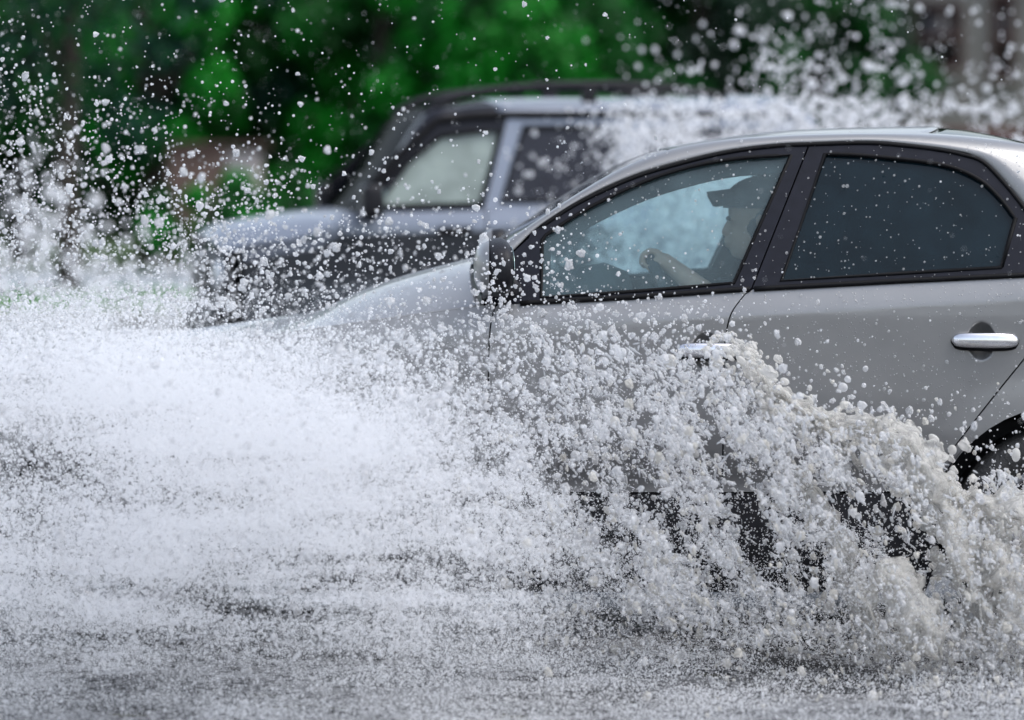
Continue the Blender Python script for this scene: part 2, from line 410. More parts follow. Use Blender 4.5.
# rear quarter: from the door cut round the wheel arch to the tail
rq = p(cut2R[::-1])
zc = rq[0][1]
quarter = [q for q in rq]+[(1.75, 1.045), (2.0, 1.035), (2.3, 1.01), (2.42, .99), (2.42, .25), (1.96, .2)]
a_end = 1.558
ar = [(x, z) for x, z in arch_pts(1.558, .315, ARQ, R(-12), R(189)) if z > .2]
quarter += ar
fen = p(cut0L)+p([(440, 488), (262, 525)])
hood_side = [(-1.80, .66), (-1.7, .705), (-1.45, .765), (-1.09, .826), (-.8, .868), (-.5, .91), (-.25, .945), (-.08, .968)]
fender = hood_side+fen+[(x, z) for x, z in arch_pts(-1.09, .315, ARQ, R(-12), R(192)) if z > .2]+[(-1.80, .2)]
for s in (1, -1):
    fdn = link(bpy.data.objects.new('front_door', None), sedan)
    panel('door_skin', sed, front_door, M['silver'], fdn, s, zrows=[.93, .94, .95, .96, .97], fine=(HANDLES[1][0]-.06, HANDLES[1][0]+.06, HANDLES[1][1]-.07, HANDLES[1][1]+.07))
    panel('window_frame', sed, fd_frame, M['trim'], fdn, s, holes=[fglass], step=.014, out=.001, thick=.03)
    panel('window_glass', sed, fglass, M['front_glass'], fdn, s, out=-.010, thick=0)
    rdn = link(bpy.data.objects.new('rear_door', None), sedan)
    panel('door_skin', sed, rear_door, M['silver'], rdn, s, zrows=[.94, .95, .96, .97, .98], fine=(HANDLES[0][0]-.06, HANDLES[0][0]+.06, HANDLES[0][1]-.07, HANDLES[0][1]+.07))
    panel('window_frame', sed, rd_frame, M['trim'], rdn, s, holes=[rglass], step=.014, out=.001, thick=.03)
    panel('window_glass', sed, rglass, M['dark_glass'], rdn, s, out=-.010, thick=0)
    seal('window_seal', sed, fglass, M['rubber'], fdn, s, .0055, .000, True)
    seal('window_seal', sed, rglass, M['rubber'], rdn, s, .0055, .000, True)
    seal('roof_seal', sed, p(spline(DLO_T, 4)), M['rubber'], sedan, s, .0058, .002)
    seal('belt_seal', sed, p([(X, Y-.5) for X, Y in belt_px(520, 750)]), M['rubber'], fdn, s, .0075, .004)
    seal('belt_seal', sed, p([(X, Y-.5) for X, Y in belt_px(754, 1070)]), M['rubber'], rdn, s, .0075, .004)
    panel('rear_quarter', sed, quarter, M['silver'], sedan, s)
    panel('front_fender', sed, fender, M['silver'], sedan, s)
    # sail panel in front of the window, where the mirror sits
    panel('mirror_base', sed, p([(488, 303), (490, 285), (503, 262), (529, 238), (540, 228), (529, 240), (528.5, 303)]), M['trim'], fdn, s, out=.003)
    # dark lower sill
    panel('sill', sed, p([(440, 488), (489, 494), (921, 494), (958, 491), (940, 530), (932, 575), (925, 592), (300, 592), (285, 560), (270, 530)]), M['plastic'], sedan, s, out=.004)
    # dark inner skin behind the panel gaps
    def inner(x, z): return sed_S(x, z)-.03
    ib = Body(sed.O, (-1, 0), inner)
    panel('inner_skin', ib, [(-1.45, .72), (-.1, .955), (.67, 1.0), (1.6, 1.03), (1.95, 1.0), (1.95, .70), (1.14, .70), (1.14, .2), (-.68, .2), (-.68, .70), (-1.45, .70)], M['rubber'], sedan, s, step=.05)
    panel('centre_pillar', Body(sed.O, (-1, 0), lambda x, z: sed_S(x, z)-.035), p([(798, 147), (822, 147), (768, 292), (742, 292)]), M['rubber'], sedan, s, step=.04)
    # trim above the far window: thick inner rail
    tr = Body(sed.O, (-1, 0), lambda x, z: sed_S(x, z)-.05)
    inr = p([(550, 292), (551, 250)]+spline([(556, 247), (600, 221), (650, 198), (700, 183), (742, 175), (802, 171)], 3)+[(746, 282), (640, 289)])
    o2 = p([(536, 301), (536, 232)]+spline([(545, 226), (592, 199), (640, 178), (690, 164), (737, 155), (812, 150)], 3)+[(757, 288)])
    panel('door_trim', tr, o2, M['headliner'], fdn, s, holes=[inr], step=.02, thick=.01)
    panel('door_card', tr, p([(500, 303), (540, 297), (748, 287), (723, 320), (720, 570), (492, 570)]), M['dash'], fdn, s, step=.05, thick=.02)
    if s > 0: seal('quarter_glass_bar', sed, p([(1002, 267), (1016, 218)]), M['rubber'], rdn, s, .005, .001)
    # door handles: chrome grip over the hand cup
    for (hx, hz), dn, yy in ((HANDLES[0], rdn, 0), (HANDLES[1], fdn, 0)):
        bm = bmesh.new(); L = .097; pts = []; rr = []
        for k in range(17):
            t = -1+2*k/16; x = hx+.010+t*L
            pts.append((x, s*(sed_S(hx+.12, hz)+.022-.016*abs(t)**3), hz+.002-.001*t)); rr.append(.0205*(1-abs(t)**7)**.5*(1-.10*abs(t))+.002)
        tube(bm, pts, rr, 14, r2=.50, up=Vector((0, 0, 1)))
        # tube's first radius lies along y: flatten it instead of z
        for v in bm.verts: pass
        bm_obj('door_handle', bm, M['chrome'], dn)
        bm = bmesh.new(); pts = [(x, y-s*.010, z-.005) for x, y, z in pts]
        tube(bm, pts, [r*1.15 for r in rr], 10, r2=.7, up=Vector((0, 0, 1))); bm_obj('handle_gasket', bm, M['rubber'], dn)
# E and C lines of the top
T = p([(497, 270), (520, 246), (541, 227), (588, 198), (635, 177), (682, 163), (729, 152), (776, 146), (809, 144.5), (867, 143), (908, 146), (958, 153), (983, 162), (1004, 183), (1024, 208), (1046, 240), (1068, 272)])
T = [(x, z+.006) for x, z in T]
E_px = [(484, 258), (510, 239), (530, 226), (575, 196), (622, 169), (672, 150), (729, 140), (776, 136.5), (809, 135), (867, 134), (925, 135), (985, 139.5), (1040, 148), (1090, 165), (1140, 190), (1195, 224), (1250, 258)]
E_in = [.03, .03, .03, .03, .035, .04, .045, .05, .05, .05, .05, .05, .05, .05, .05, .05, .05]
E_ = [(sed.px(a, b, sed_S(0, 1.3)-.03), e) for (a, b), e in zip(E_px, E_in)]
C_px = [(470, 262), (494, 246), (518, 229), (565, 198), (613, 170), (664, 149), (725, 138), (774, 132), (808, 130), (867, 128), (934, 127.3), (985, 134), (1035, 147), (1085, 167), (1130, 193), (1180, 226), (1230, 260)]
C_ = p(C_px, 0.0)
loft_top(sedan, sed, T, E_, C_, 5, 10, dict(paint=M['silver'], ws=M['front_glass'], rw=M['dark_glass']))
# bonnet
cx = [(-1.84, .64), (-1.72, .715), (-1.45, .80), (-1.09, .866), (-.8, .905), (-.62, .925), (-.45, .965), (-.28, 1.02), (-.12, 1.07)]
side = [(-1.80, .66), (-1.7, .705), (-1.45, .765), (-1.09, .826), (-.8, .868), (-.62, .893), (-.45, .917), (-.25, .945), (-.08, .968)]
cxs = [sed.px(a, b, 0.25) for a, b in [(-150, 478), (-100, 442), (0, 400), (125, 366), (200, 348), (300, 321), (350, 298), (400, 280), (472, 261)]]
P = []
for (sx, sz), (qx, qz) in zip(spline(side, 5), spline(cxs, 5)):
    row = []
    for u in (0, .01, .03, .07, .14, .25, .4, .6, .8, 1):
        f = 1-(1-u)**3.0; row.append((sx+(qx-sx)*f, (sed_S(sx, sz))*(1-u), sz+(qz-sz)*f))
    P.append([(a, b, c) for a, b, c in row]+[(a, -b, c) for a, b, c in row[::-1][1:]])
grid_obj('bonnet', P, M['silver'], sedan, thick=.006)
# boot lid and tail
P = []
for X, z in [(1.50, 1.07), (1.8, 1.085), (2.1, 1.075), (2.35, 1.055), (2.46, 1.02)]:
    w = sed_S(X, z-.03); P.append([(X+.05*(1-abs(k)**2), w*k, z+.01*(1-k*k)-.03*abs(k)**6) for k in np.linspace(-1, 1, 15)])
grid_obj('boot_lid', P, M['silver'], sedan, thick=.006)
P = [[(X+.14*(1-abs(k)**2.4), .80*k, z) for k in np.linspace(-1, 1, 21)] for X, z in [(2.42, .99), (2.44, .85), (2.42, .74), (2.46, .70), (2.47, .5), (2.43, .28), (2.36, .2)]]
grid_obj('rear_bumper', P, M['silver'], sedan, thick=.01)
P = [[(X-.16*(1-abs(k)**2.4), .80*k, z) for k in np.linspace(-1, 1, 21)] for X, z in [(-1.80, .66), (-1.82, .60), (-1.80, .52), (-1.84, .48), (-1.85, .36), (-1.82, .24), (-1.76, .17)]]
grid_obj('front_bumper', P, M['silver'], sedan, thick=.01)
bm = bmesh.new(); box(bm, (-1.965, 0, .585), (.05, .62, .07)); box(bm, (-1.975, 0, .30), (.06, .9, .10)); bm_obj('grille', bm, M['plastic'], sedan, bevel=.015)
for s in (1, -1):
    bm = bmesh.new(); ellipsoid(bm, (-1.80, s*.62, .61), (.10, .17, .065), Matrix.Rotation(s*R(-22), 4, 'Z')); bm_obj('headlight', bm, M['lamp'], sedan)
    bm = bmesh.new(); ellipsoid(bm, (2.44, s*.66, .85), (.08, .16, .07), Matrix.Rotation(s*R(22), 4, 'Z')); bm_obj('tail_light', bm, M['red_lamp'], sedan)
    # arch liners
    for ax in (-1.09, 1.558):
        bm = bmesh.new(); n = 24
        for y0, y1 in ((sed_S(ax, .72)-.02, .5),):
            prev = None
            for k in range(n+1):
                a = R(-10)+k*R(200)/n
                q = [bm.verts.new((ax+r*math.cos(a), s*y, .315+r*math.sin(a))) for r, y in ((ARQ+.004, y0), (ARQ+.02, y1), (.02, y1))]
                if prev:
                    bm.faces.new((prev[0], q[0], q[1], prev[1])); bm.faces.new((prev[1], q[1], q[2], prev[2]))
                prev = q
        bm_obj('arch_liner', bm, M['rubber'], sedan)
        wheel(sedan, (ax, s*(HW-.125), .315), .315, s)
bm = bmesh.new(); box(bm, (.2, 0, .24), (3.7, 1.5, .1)); box(bm, (1.3, 0, .5), (.7, 1.4, .3)); box(bm, (-.95, 0, .5), (.9, 1.2, .45)); bm_obj('floor_pan', bm, M['rubber'], sedan, bevel=.02)
# wing mirrors
for s in (1, -1):
    mr = link(bpy.data.objects.new('wing_mirror', None), sedan); mx, mz = sed.px(499, 268, HW+.08); mr.location = (mx, s*(HW+.055), mz); mr.scale = (1.25, 1.05, 1.22)
    def mshape(x0, x1, k, back):
        bm = bmesh.new(); ellipsoid(bm, (0, 0, 0), (1, 1, 1), sub=4)
        for v in bm.verts:
            x, y, z = v.co
            v.co = Vector((math.copysign(abs(x)**.8, x), math.copysign(abs(y)**.75, y), math.copysign(abs(z)**.75, z)))
            v.co.x = v.co.x*.055; v.co.y *= .105; v.co.z *= .066
            if v.co.x > 0: v.co.x *= .5
            v.co.z *= 1-.22*(v.co.y*s/.105); v.co *= k
            v.co.x += back+.10*v.co.y*s
        g = bmesh.ops.bisect_plane(bm, geom=bm.verts[:]+bm.edges[:]+bm.faces[:], plane_co=(x0, 0, 0), plane_no=(-1, 0, 0), clear_outer=True) if x0 is not None else None
        if x1 is not None: bmesh.ops.bisect_plane(bm, geom=bm.verts[:]+bm.edges[:]+bm.faces[:], plane_co=(x1, 0, 0), plane_no=(1, 0, 0), clear_outer=True)
        return bm
    bm_obj('mirror_shell', mshape(None, -.022, 1.0, 0), M['silver'], mr)
    bm_obj('mirror_housing', mshape(None, None, .985, .004), M['plastic'], mr)
    bm = bmesh.new(); ellipsoid(bm, (.026, 0, 0), (.004, .085, .050), Matrix.Rotation(-s*R(6), 4, 'Z')); bm_obj('mirror_glass', bm, M['mirror'], mr)
    bm = bmesh.new(); tube(bm, [(.01, -s*.02, -.04), (.03, -s*.10, -.055), (.045, -s*.16, -.06)], [.028, .024, .034], 12); bm_obj('mirror_arm', bm, M['plastic'], mr)
# cabin
seat(sedan, .60, .36); seat(sedan, .60, -.36)
bm = bmesh.new(); box(bm, (1.30, 0, .46), (.5, 1.3, .16)); box(bm, (1.62, 0, .74), (.14, 1.3, .55), Matrix.Rotation(R(20), 4, 'Y'))
for y in (-.4, 0, .4): box(bm, (1.73, y, 1.05), (.09, .24, .13))
bm_obj('rear_bench', bm, M['fabric'], sedan, bevel=.04)
P = []
for y in np.linspace(-.72, .72, 33):
    h = .075*math.exp(-((y-.36)/.17)**4)
    P.append([(-.32, y, .965), (-.1, y, .985), (.10, y, .995), (.20, y, 1.0+h*.8), (.27, y, 1.0+h), (.335, y, .99+h*.8), (.36, y, .95), (.34, y, .80), (.28, y, .62), (.18, y, .50)])
grid_obj('dashboard', P, M['dash'], sedan, thick=.01)
sw = link(bpy.data.objects.new('steering_wheel', None), sedan); swx, swz = .478, .930; sw.location = (swx, .36, swz); sw.rotation_euler = (0, R(66), 0)
bm = bmesh.new(); tube(bm, [(.185*math.cos(a), .185*math.sin(a), 0) for a in np.linspace(0, 2*math.pi, 49)[:-1]], .0155, 10, True, up=Vector((0, 0, 1))); bm_obj('wheel_rim', bm, M['dash'], sw)
bm = bmesh.new()
ellipsoid(bm, (0, 0, -.03), (.075, .085, .035))
for a in (R(90), R(-90), R(180+35), R(180-35)): box(bm, (.11*math.cos(a), .11*math.sin(a), -.012), (.16, .035, .014), Matrix.Rotation(a, 4, 'Z'))
bm_obj('wheel_hub', bm, M['dash'], sw, bevel=.004)
SW = np.array((swx, .36, swz))
# ================= the far car: boxy silver-grey estate with a roof rack =================
TH = R(9)
def suv_S(x, z):
    w = .80 - .06*smooth((-.75-x)/.45) - .04*smooth((x-1.9)/.6)
    b = 1.165; d = b-z
    if d <= 0: w -= .03+(-d)*.20
    elif d < .10: w -= .03*(1-d/.10)
    else: w -= (d-.10)*.12 if d < .35 else .03-(d-.35)*.02
    for ax in (-.62, 1.62):
        r = math.hypot(x-ax, z-.33)
        if abs(r-.40) < .07: w += .02*(1-abs(r-.40)/.07)
    return w
P0 = at(505, 206, 21.5)
suv = Body((0, 0, 0), (-math.cos(TH), -math.sin(TH)), suv_S)
suv.O = np.array((P0[0], P0[1], 0)) - suv.l*.77
suvo = empty('boxy_car', (0, 0, 0)); frame_for(suvo, suv)
tag(suvo, 'boxy silver-grey car with black roof rails, out of focus behind the silver saloon', 'car')
q = suv.pxs
sfg = q([(382, 207), (383, 184), (410, 160), (441, 136), (470, 132), (501, 131), (481, 204)])
s_ff = q([(372, 213), (372, 186), (400, 157), (436, 124), (470, 119), (509, 117), (486, 210)])
srg = q([(524, 127), (619, 126), (612, 172), (606, 201), (501, 202)])
s_rf = q([(519, 117.5), (640, 116), (634, 207), (494, 209)])
scg = q([(650, 127), (760, 128), (790, 170), (790, 200), (640, 200)])
s_cf = q([(642, 116), (790, 117), (815, 165), (818, 206), (636, 207)])
zt = q([(372, 214)])[0][1]
lx = lambda X, Y: suv.px(X, Y)[0]
xa, xb_, xc_ = lx(340, 300), lx(486, 300), lx(636, 300)
arcx = (-.62, 1.62)
for s in (1, -1):
    fdn = link(bpy.data.objects.new('front_door', None), suvo)
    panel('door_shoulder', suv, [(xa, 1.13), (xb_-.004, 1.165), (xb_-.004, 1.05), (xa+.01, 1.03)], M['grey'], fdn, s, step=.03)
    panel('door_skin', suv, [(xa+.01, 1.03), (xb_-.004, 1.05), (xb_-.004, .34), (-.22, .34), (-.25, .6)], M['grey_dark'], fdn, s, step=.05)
    panel('window_frame', suv, s_ff, M['trim'], fdn, s, holes=[sfg], step=.03, thick=.02)
    panel('window_glass', suv, sfg, M['suv_glass'], fdn, s, out=-.012, thick=0, step=.05)
    rdn = link(bpy.data.objects.new('rear_door', None), suvo)
    panel('door_shoulder', suv, [(xb_+.004, 1.165), (xc_-.004, 1.165), (xc_-.004, 1.05), (xb_+.004, 1.05)], M['grey'], rdn, s, step=.03)
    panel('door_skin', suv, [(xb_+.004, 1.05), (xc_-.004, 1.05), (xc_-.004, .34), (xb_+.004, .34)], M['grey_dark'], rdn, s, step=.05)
    panel('window_frame', suv, s_rf, M['grey'], rdn, s, holes=[srg], step=.03, thick=.02)
    panel('window_glass', suv, srg, M['suv_dark_glass'], rdn, s, out=-.012, thick=0, step=.05)
    seal('window_seal', suv, srg, M['rubber'], rdn, s, .012, 0, True)
    seal('window_seal', suv, sfg, M['rubber'], fdn, s, .012, 0, True)
    panel('door_pillar', suv, q([(508, 116), (521, 116), (497, 210), (484, 210)]), M['grey'], suvo, s, out=.004, step=.04)
    panel('quarter_panel', suv, s_cf, M['grey'], suvo, s, holes=[scg], step=.04, thick=.02)
    panel('quarter_window', suv, scg, M['suv_dark_glass'], suvo, s, out=-.012, thick=0, step=.05)
    seal('roof_seal', suv, q([(372, 210), (372, 184), (400, 155), (436, 121), (470, 116.5), (509, 115), (560, 115), (640, 114), (790, 115)]), M['rubber'], suvo, s, .020, .004)
    xe = lx(818, 206)
    panel('rear_quarter', suv, [(xc_+.004, 1.165), (xe, 1.165), (xe+.10, 1.1), (xe+.10, .40)]+[(x, z) for x, z in arch_pts(1.62, .33, .40, R(5), R(175)) if z > .34]+[(xc_+.004, .34)], M['grey'], suvo, s, step=.05)
    panel('fender_shoulder', suv, [(-1.22, .965), (-.9, 1.015), (xa-.006, 1.12), (xa-.002, 1.03), (-.9, .965), (-1.22, .91)], M['grey'], suvo, s, step=.03)
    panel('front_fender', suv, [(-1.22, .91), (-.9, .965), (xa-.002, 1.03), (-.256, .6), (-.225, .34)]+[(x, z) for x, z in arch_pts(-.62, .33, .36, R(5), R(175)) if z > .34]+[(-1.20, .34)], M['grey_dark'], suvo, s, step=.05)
    panel('side_cladding', suv, [(-.22, .22), (1.20, .22), (1.20, .42), (-.22, .42)], M['plastic'], suvo, s, out=.012, step=.1)
    bm = bmesh.new()
    tube(bm, [(-.62+.40*math.cos(a), s*(suv_S(-.3, .6)+.015), .33+.40*math.sin(a)) for a in np.linspace(R(0), R(180), 25)], .045, 8)
    bm_obj('arch_cladding', bm, M['plastic'], suvo)
    for ax in arcx:
        bm = bmesh.new(); lathe(bm, [(.01, s*.45), (.37, s*.45), (.37, s*.76)], 32, 'Y', (ax, 0, .36)); bm_obj('arch_liner', bm, M['rubber'], suvo)
        wheel(suvo, (ax, s*.70, .33), .33, s)
    # door handles
    for hx, hy, dn in ((454, 230, fdn), (600, 230, rdn)):
        x, z = suv.px(hx, hy); bm = bmesh.new(); box(bm, (x, s*(suv_S(x, z)+.02), z), (.16, .03, .035)); bm_obj('door_handle', bm, M['plastic'], dn, bevel=.01)
    # mirrors
    mo = link(bpy.data.objects.new('wing_mirror', None), suvo); x, z = suv.px(368, 203); mo.location = (x, s*.90, z)
    bm = bmesh.new(); box(bm, (0, 0, .01), (.10, .20, .15)); box(bm, (.02, -s*.10, -.05), (.05, .14, .05)); bm_obj('mirror_housing', bm, M['plastic'], mo, bevel=.03)
    bm = bmesh.new(); box(bm, (.05, 0, .01), (.006, .16, .11)); bm_obj('mirror_glass', bm, M['mirror'], mo, bevel=.002)
    # roof rail with feet
    rr = link(bpy.data.objects.new('roof_rail', None), suvo)
    yl = .56
    rp = [suv.px(a, b, yl) for a, b in [(424, 113), (445, 101), (470, 94), (500, 89.5), (545, 86), (589, 85), (640, 86), (680, 90), (712, 95), (724, 101)]]
    bm = bmesh.new(); tube(bm, [(x, s*yl, z) for x, z in spline(rp, 4)], .020, 8); bm_obj('rail_bar', bm, M['plastic'], rr)
    bm = bmesh.new()
    for hx in (589,): 
        x, z = suv.px(hx, 90, yl); box(bm, (x, s*yl, z-.04), (.07, .035, .12))
    bm_obj('rail_foot', bm, M['plastic'], rr, bevel=.008)
T = q([(372, 212), (400, 178), (436, 124), (470, 119), (500, 117), (560, 116), (620, 116), (700, 116), (790, 117), (815, 160), (822, 206)])
Ep = [suv.px(a, b, .72) for a, b in [(360, 212), (388, 174), (428, 116), (462, 108), (498, 104.5), (560, 103), (620, 103), (700, 103), (800, 105), (832, 155), (842, 206)]]
E_ = [(e, i) for e, i in zip(Ep, [.03, .03, .04, .05, .06, .06, .06, .06, .06, .04, .03])]
C_ = [(e[0]-dx, e[1]+dz) for e, dx, dz in zip(Ep, [.05, .04, .03, .01, 0, 0, 0, 0, -.03, -.05, -.06], [.0, .0, .01, .02, .03, .03, .03, .03, .03, 0, 0])]
loft_top(suvo, suv, T, E_, C_, 4, 8, dict(paint=M['grey'], ws=M['suv_screen'], rw=M['suv_dark_glass'], pillar=M['trim'], psplit=4), ulip=.11)
# bonnet
P = []
for x, ze, zc in [(-1.30, .95, 1.02), (-1.20, .985, 1.075), (-1.0, 1.01, 1.11), (-.85, 1.05, 1.13), (-.66, 1.115, 1.15)]:
    row = []
    for u in (0, .02, .06, .12, .25, .45, .7, 1): row.append((x-.07*(1-(1-u)**2), suv_S(x, ze)*(1-u), ze+(zc-ze)*(1-(1-u)**3)))
    P.append(row+[(a, -b, c) for a, b, c in row[::-1][1:]])
grid_obj('bonnet', P, M['grey'], suvo, thick=.006)
P = [[(X-.06*(1-abs(k)**3), .745*k, z) for k in np.linspace(-1, 1, 17)] for X, z in [(-1.27, .96), (-1.29, .9), (-1.29, .72), (-1.34, .68), (-1.35, .45), (-1.28, .25)]]
grid_obj('front_bumper', P, M['plastic'], suvo, thick=.01)
bm = bmesh.new()
for z in (.78, .83, .88): box(bm, (-1.362, 0, z), (.02, .80, .025))
bm_obj('grille', bm, M['trim'], suvo, bevel=.006)
for s in (1, -1):
    bm = bmesh.new(); ellipsoid(bm, (-1.30, s*.58, .84), (.05, .12, .085)); bm_obj('headlight', bm, M['lamp'], suvo)
xe = lx(830, 206)
P = [[(xe+.10+dx-.05*abs(k)**4, .74*k, z) for k in np.linspace(-1, 1, 13)] for dx, z in [(-.02, 1.165), (.02, 1.1), (.03, .7), (.06, .6), (.06, .35), (0, .25)]]
grid_obj('tailgate', P, M['grey'], suvo, thick=.01)
bm = bmesh.new(); box(bm, (.35, 0, .28), (2.9, 1.35, .1)); box(bm, (-.75, 0, .6), (.7, 1.0, .6)); bm_obj('floor_pan', bm, M['rubber'], suvo, bevel=.02)
seat(suvo, .0, .36, zc=.66); seat(suvo, .0, -.36, zc=.66)
bm = bmesh.new(); box(bm, (-.50, 0, 1.02), (.4, 1.4, .22)); bm_obj('dashboard', bm, M['dash'], suvo, bevel=.05)
bm = bmesh.new(); tube(bm, [(.19*math.cos(a), .19*math.sin(a), 0) for a in np.linspace(0, 2*math.pi, 33)[:-1]], .015, 8, True, up=Vector((0, 0, 1)))
o = bm_obj('steering_wheel', bm, M['dash'], suvo, loc=(-.24, .36, 1.12)); o.rotation_euler = (0, R(60), 0)
# ================= the driver =================
skin_m = simple('skin', (.60, .37, .27), .5, noise=.08, nscale=30, sss=.05)
shirt_m = simple('dark_shirt', (.03, .035, .045), .85, noise=.2, nscale=50)
cap_m = simple('dark_cap_cloth', (.012, .016, .022), .9, noise=.2, nscale=60)
hair_m = simple('dark_hair', (.012, .010, .009), .7, noise=.3, nscale=90)
person = empty('person', (0, 0, 0)); frame_for(person, sed)
tag(person, 'driver of the silver saloon in a dark peaked cap, bare arm on the steering wheel', 'person')
def skin_obj(name, chains, mat, parent, root=(0, 0), vox=None, extra=None, sub=1):
    """chains: list of lists of (x, y, z, r); a chain may start with an index (chain, vertex) to branch from"""
    vs, es, rs, idx = [], [], [], {}
    for ci, ch in enumerate(chains):
        prev = None
        for vi, v in enumerate(ch):
            if len(v) == 2: prev = idx[v]; idx[(ci, vi)] = prev; continue
            idx[(ci, vi)] = len(vs); vs.append(v[:3]); rs.append(v[3])
            if prev is not None: es.append((prev, len(vs)-1))
            prev = len(vs)-1
    me = bpy.data.meshes.new(name); me.from_pydata(vs, es, []); me.update()
    o = bpy.data.objects.new(name, me); link(o)
    m = o.modifiers.new('skin', 'SKIN'); m.use_smooth_shade = True
    sv = me.skin_vertices[0].data
    for i, r in enumerate(rs): sv[i].radius = (r, r); sv[i].use_root = (i == 0)
    s = o.modifiers.new('sub', 'SUBSURF'); s.levels = s.render_levels = sub
    dg = bpy.context.evaluated_depsgraph_get(); ev = bpy.data.meshes.new_from_object(o.evaluated_get(dg))
    bpy.data.objects.remove(o)
    bm = bmesh.new(); bm.from_mesh(ev); bpy.data.meshes.remove(ev)
    if extra: extra(bm)
    o = bm_obj(name, bm, mat, parent)
    if vox:
        r = o.modifiers.new('remesh', 'REMESH'); r.mode = 'VOXEL'; r.voxel_size = vox; r.use_smooth_shade = True
        k = o.modifiers.new('smooth', 'SMOOTH'); k.factor = .5; k.iterations = 3
    return o
HX, HY, HZ = .718, .36, 1.205
hx, hy, hz = .412, .415, 1.105    # hand on the rim
def head(bm):
    ellipsoid(bm, (HX+.012, HY, HZ+.025), (.098, .076, .098))        # skull
    ellipsoid(bm, (HX-.020, HY, HZ-.045), (.066, .060, .080))        # face
    ellipsoid(bm, (HX-.048, HY, HZ-.092), (.030, .030, .024))        # chin
    ellipsoid(bm, (HX-.088, HY, HZ-.022), (.011, .010, .030), Matrix.Rotation(R(22), 4, 'Y')); ellipsoid(bm, (HX-.093, HY, HZ-.036), (.013, .014, .010))   # nose
    ellipsoid(bm, (HX-.086, HY, HZ-.062), (.012, .024, .008)); ellipsoid(bm, (HX-.083, HY, HZ-.074), (.012, .020, .007))
    for s in (1, -1):
        ellipsoid(bm, (HX+.012, HY+s*.077, HZ-.015), (.018, .008, .030))   # ears
        ellipsoid(bm, (HX-.070, HY+s*.030, HZ+.004), (.016, .020, .010))   # brow and eye
body_ch = [
 [(.80, .36, .52, .13), (.83, .36, .68, .125), (.86, .36, .80, .13), (.87, .36, .895, .11), (.845, .36, 1.0, .055), (.79, .36, 1.08, .052), (.74, .36, 1.16, .05)],
 [(0, 3), (.85, .50, .985, .062), (.80, .555, .965, .055), (.71, .57, .935, .048), (.635, .555, .935, .042), (.57, .525, .985, .040), (.49, .47, 1.05, .031), (.452, .445, 1.080, .026), (.428, .43, 1.098, .028)],
 [(0, 3), (.87, .22, .915, .060), (.79, .165, .89, .053), (.68, .15, .87, .045), (.59, .17, .84, .040), (.52, .22, .88, .034), (.47, .26, .925, .026), (.45, .28, .945, .028)],
 [(0, 0), (.70, .45, .53, .095), (.45, .46, .60, .085), (.30, .46, .63, .07), (.22, .46, .48, .058), (.12, .46, .30, .042), (.02, .46, .26, .035)],
 [(0, 0), (.70, .27, .53, .095), (.45, .26, .60, .085), (.30, .26, .63, .07), (.22, .26, .48, .058), (.12, .26, .30, .042), (.02, .26, .26, .035)],
]
def fingers(bm):
    # four fingers of the near hand curled over the rim, thumb along its near side
    for k, (dy, L) in enumerate(((.026, .9), (.009, 1.0), (-.009, .95), (-.026, .78))):
        pts = [(hx+.018, hy+dy, hz+.004), (hx-.010, hy+dy*1.1, hz+.012), (hx-.032*L, hy+dy*1.1, hz-.002), (hx-.036*L, hy+dy, hz-.026*L), (hx-.022*L, hy+dy, hz-.040*L)]
        tube(bm, pts, [.0105, .0102, .0095, .0085, .007], 8)
    tube(bm, [(hx+.022, hy+.030, hz-.006), (hx+.006, hy+.042, hz-.022), (hx-.008, hy+.040, hz-.038), (hx-.016, hy+.030, hz-.048)], [.013, .012, .0105, .008], 8)
    gx, gy, gz = .445, .285, .95
    for dy, L in ((.026, .8), (.009, .95), (-.009, 1), (-.026, .9)):
        tube(bm, [(gx+.01, gy+dy, gz), (gx-.018, gy+dy, gz+.012), (gx-.038*L, gy+dy, gz-.002), (gx-.040*L, gy+dy, gz-.028*L)], [.0105, .010, .009, .007], 8)
    tube(bm, [(gx+.01, gy-.03, gz), (gx-.006, gy-.042, gz-.018), (gx-.018, gy-.038, gz-.034)], [.013, .011, .009], 8)
def ex(bm): head(bm); fingers(bm)
skin_obj('body', body_ch, skin_m, person, vox=.007, extra=ex, sub=2)
def fat(ch, k, a, b=None): return [v if len(v) == 2 else (v[0], v[1], v[2], v[3]+k) for v in ch[a:b]]
skin_obj('shirt', [fat(body_ch[0], .010, 0, 5), [(0, 3)]+fat(body_ch[1], .010, 1, 4), [(0, 3)]+fat(body_ch[2], .010, 1, 4)], shirt_m, person, sub=2)
skin_obj('trousers', [[(.80, .36, .52, .14), (.82, .36, .62, .13)], [(0, 0)]+fat(body_ch[3], .010, 1, 6), [(0, 0)]+fat(body_ch[4], .010, 1, 6)], simple('trousers_cloth', (.02, .022, .03), .9, noise=.2), person, sub=2)
def half(c, s, zcut, rot=None, sub=4):
    bm = bmesh.new(); ellipsoid(bm, c, s, rot, sub)
    bmesh.ops.bisect_plane(bm, geom=bm.verts[:]+bm.edges[:]+bm.faces[:], plane_co=(0, 0, zcut), plane_no=(0, 0, -1), clear_outer=True); return bm
bm = bmesh.new(); ellipsoid(bm, (HX+.034, HY, HZ-.005), (.096, .084, .110)); bm_obj('hair', bm, hair_m, person)
bm = half((HX+.010, HY, HZ+.040), (.110, .090, .088), HZ+.035)
bm_obj('cap_crown', bm, cap_m, person)
P = []
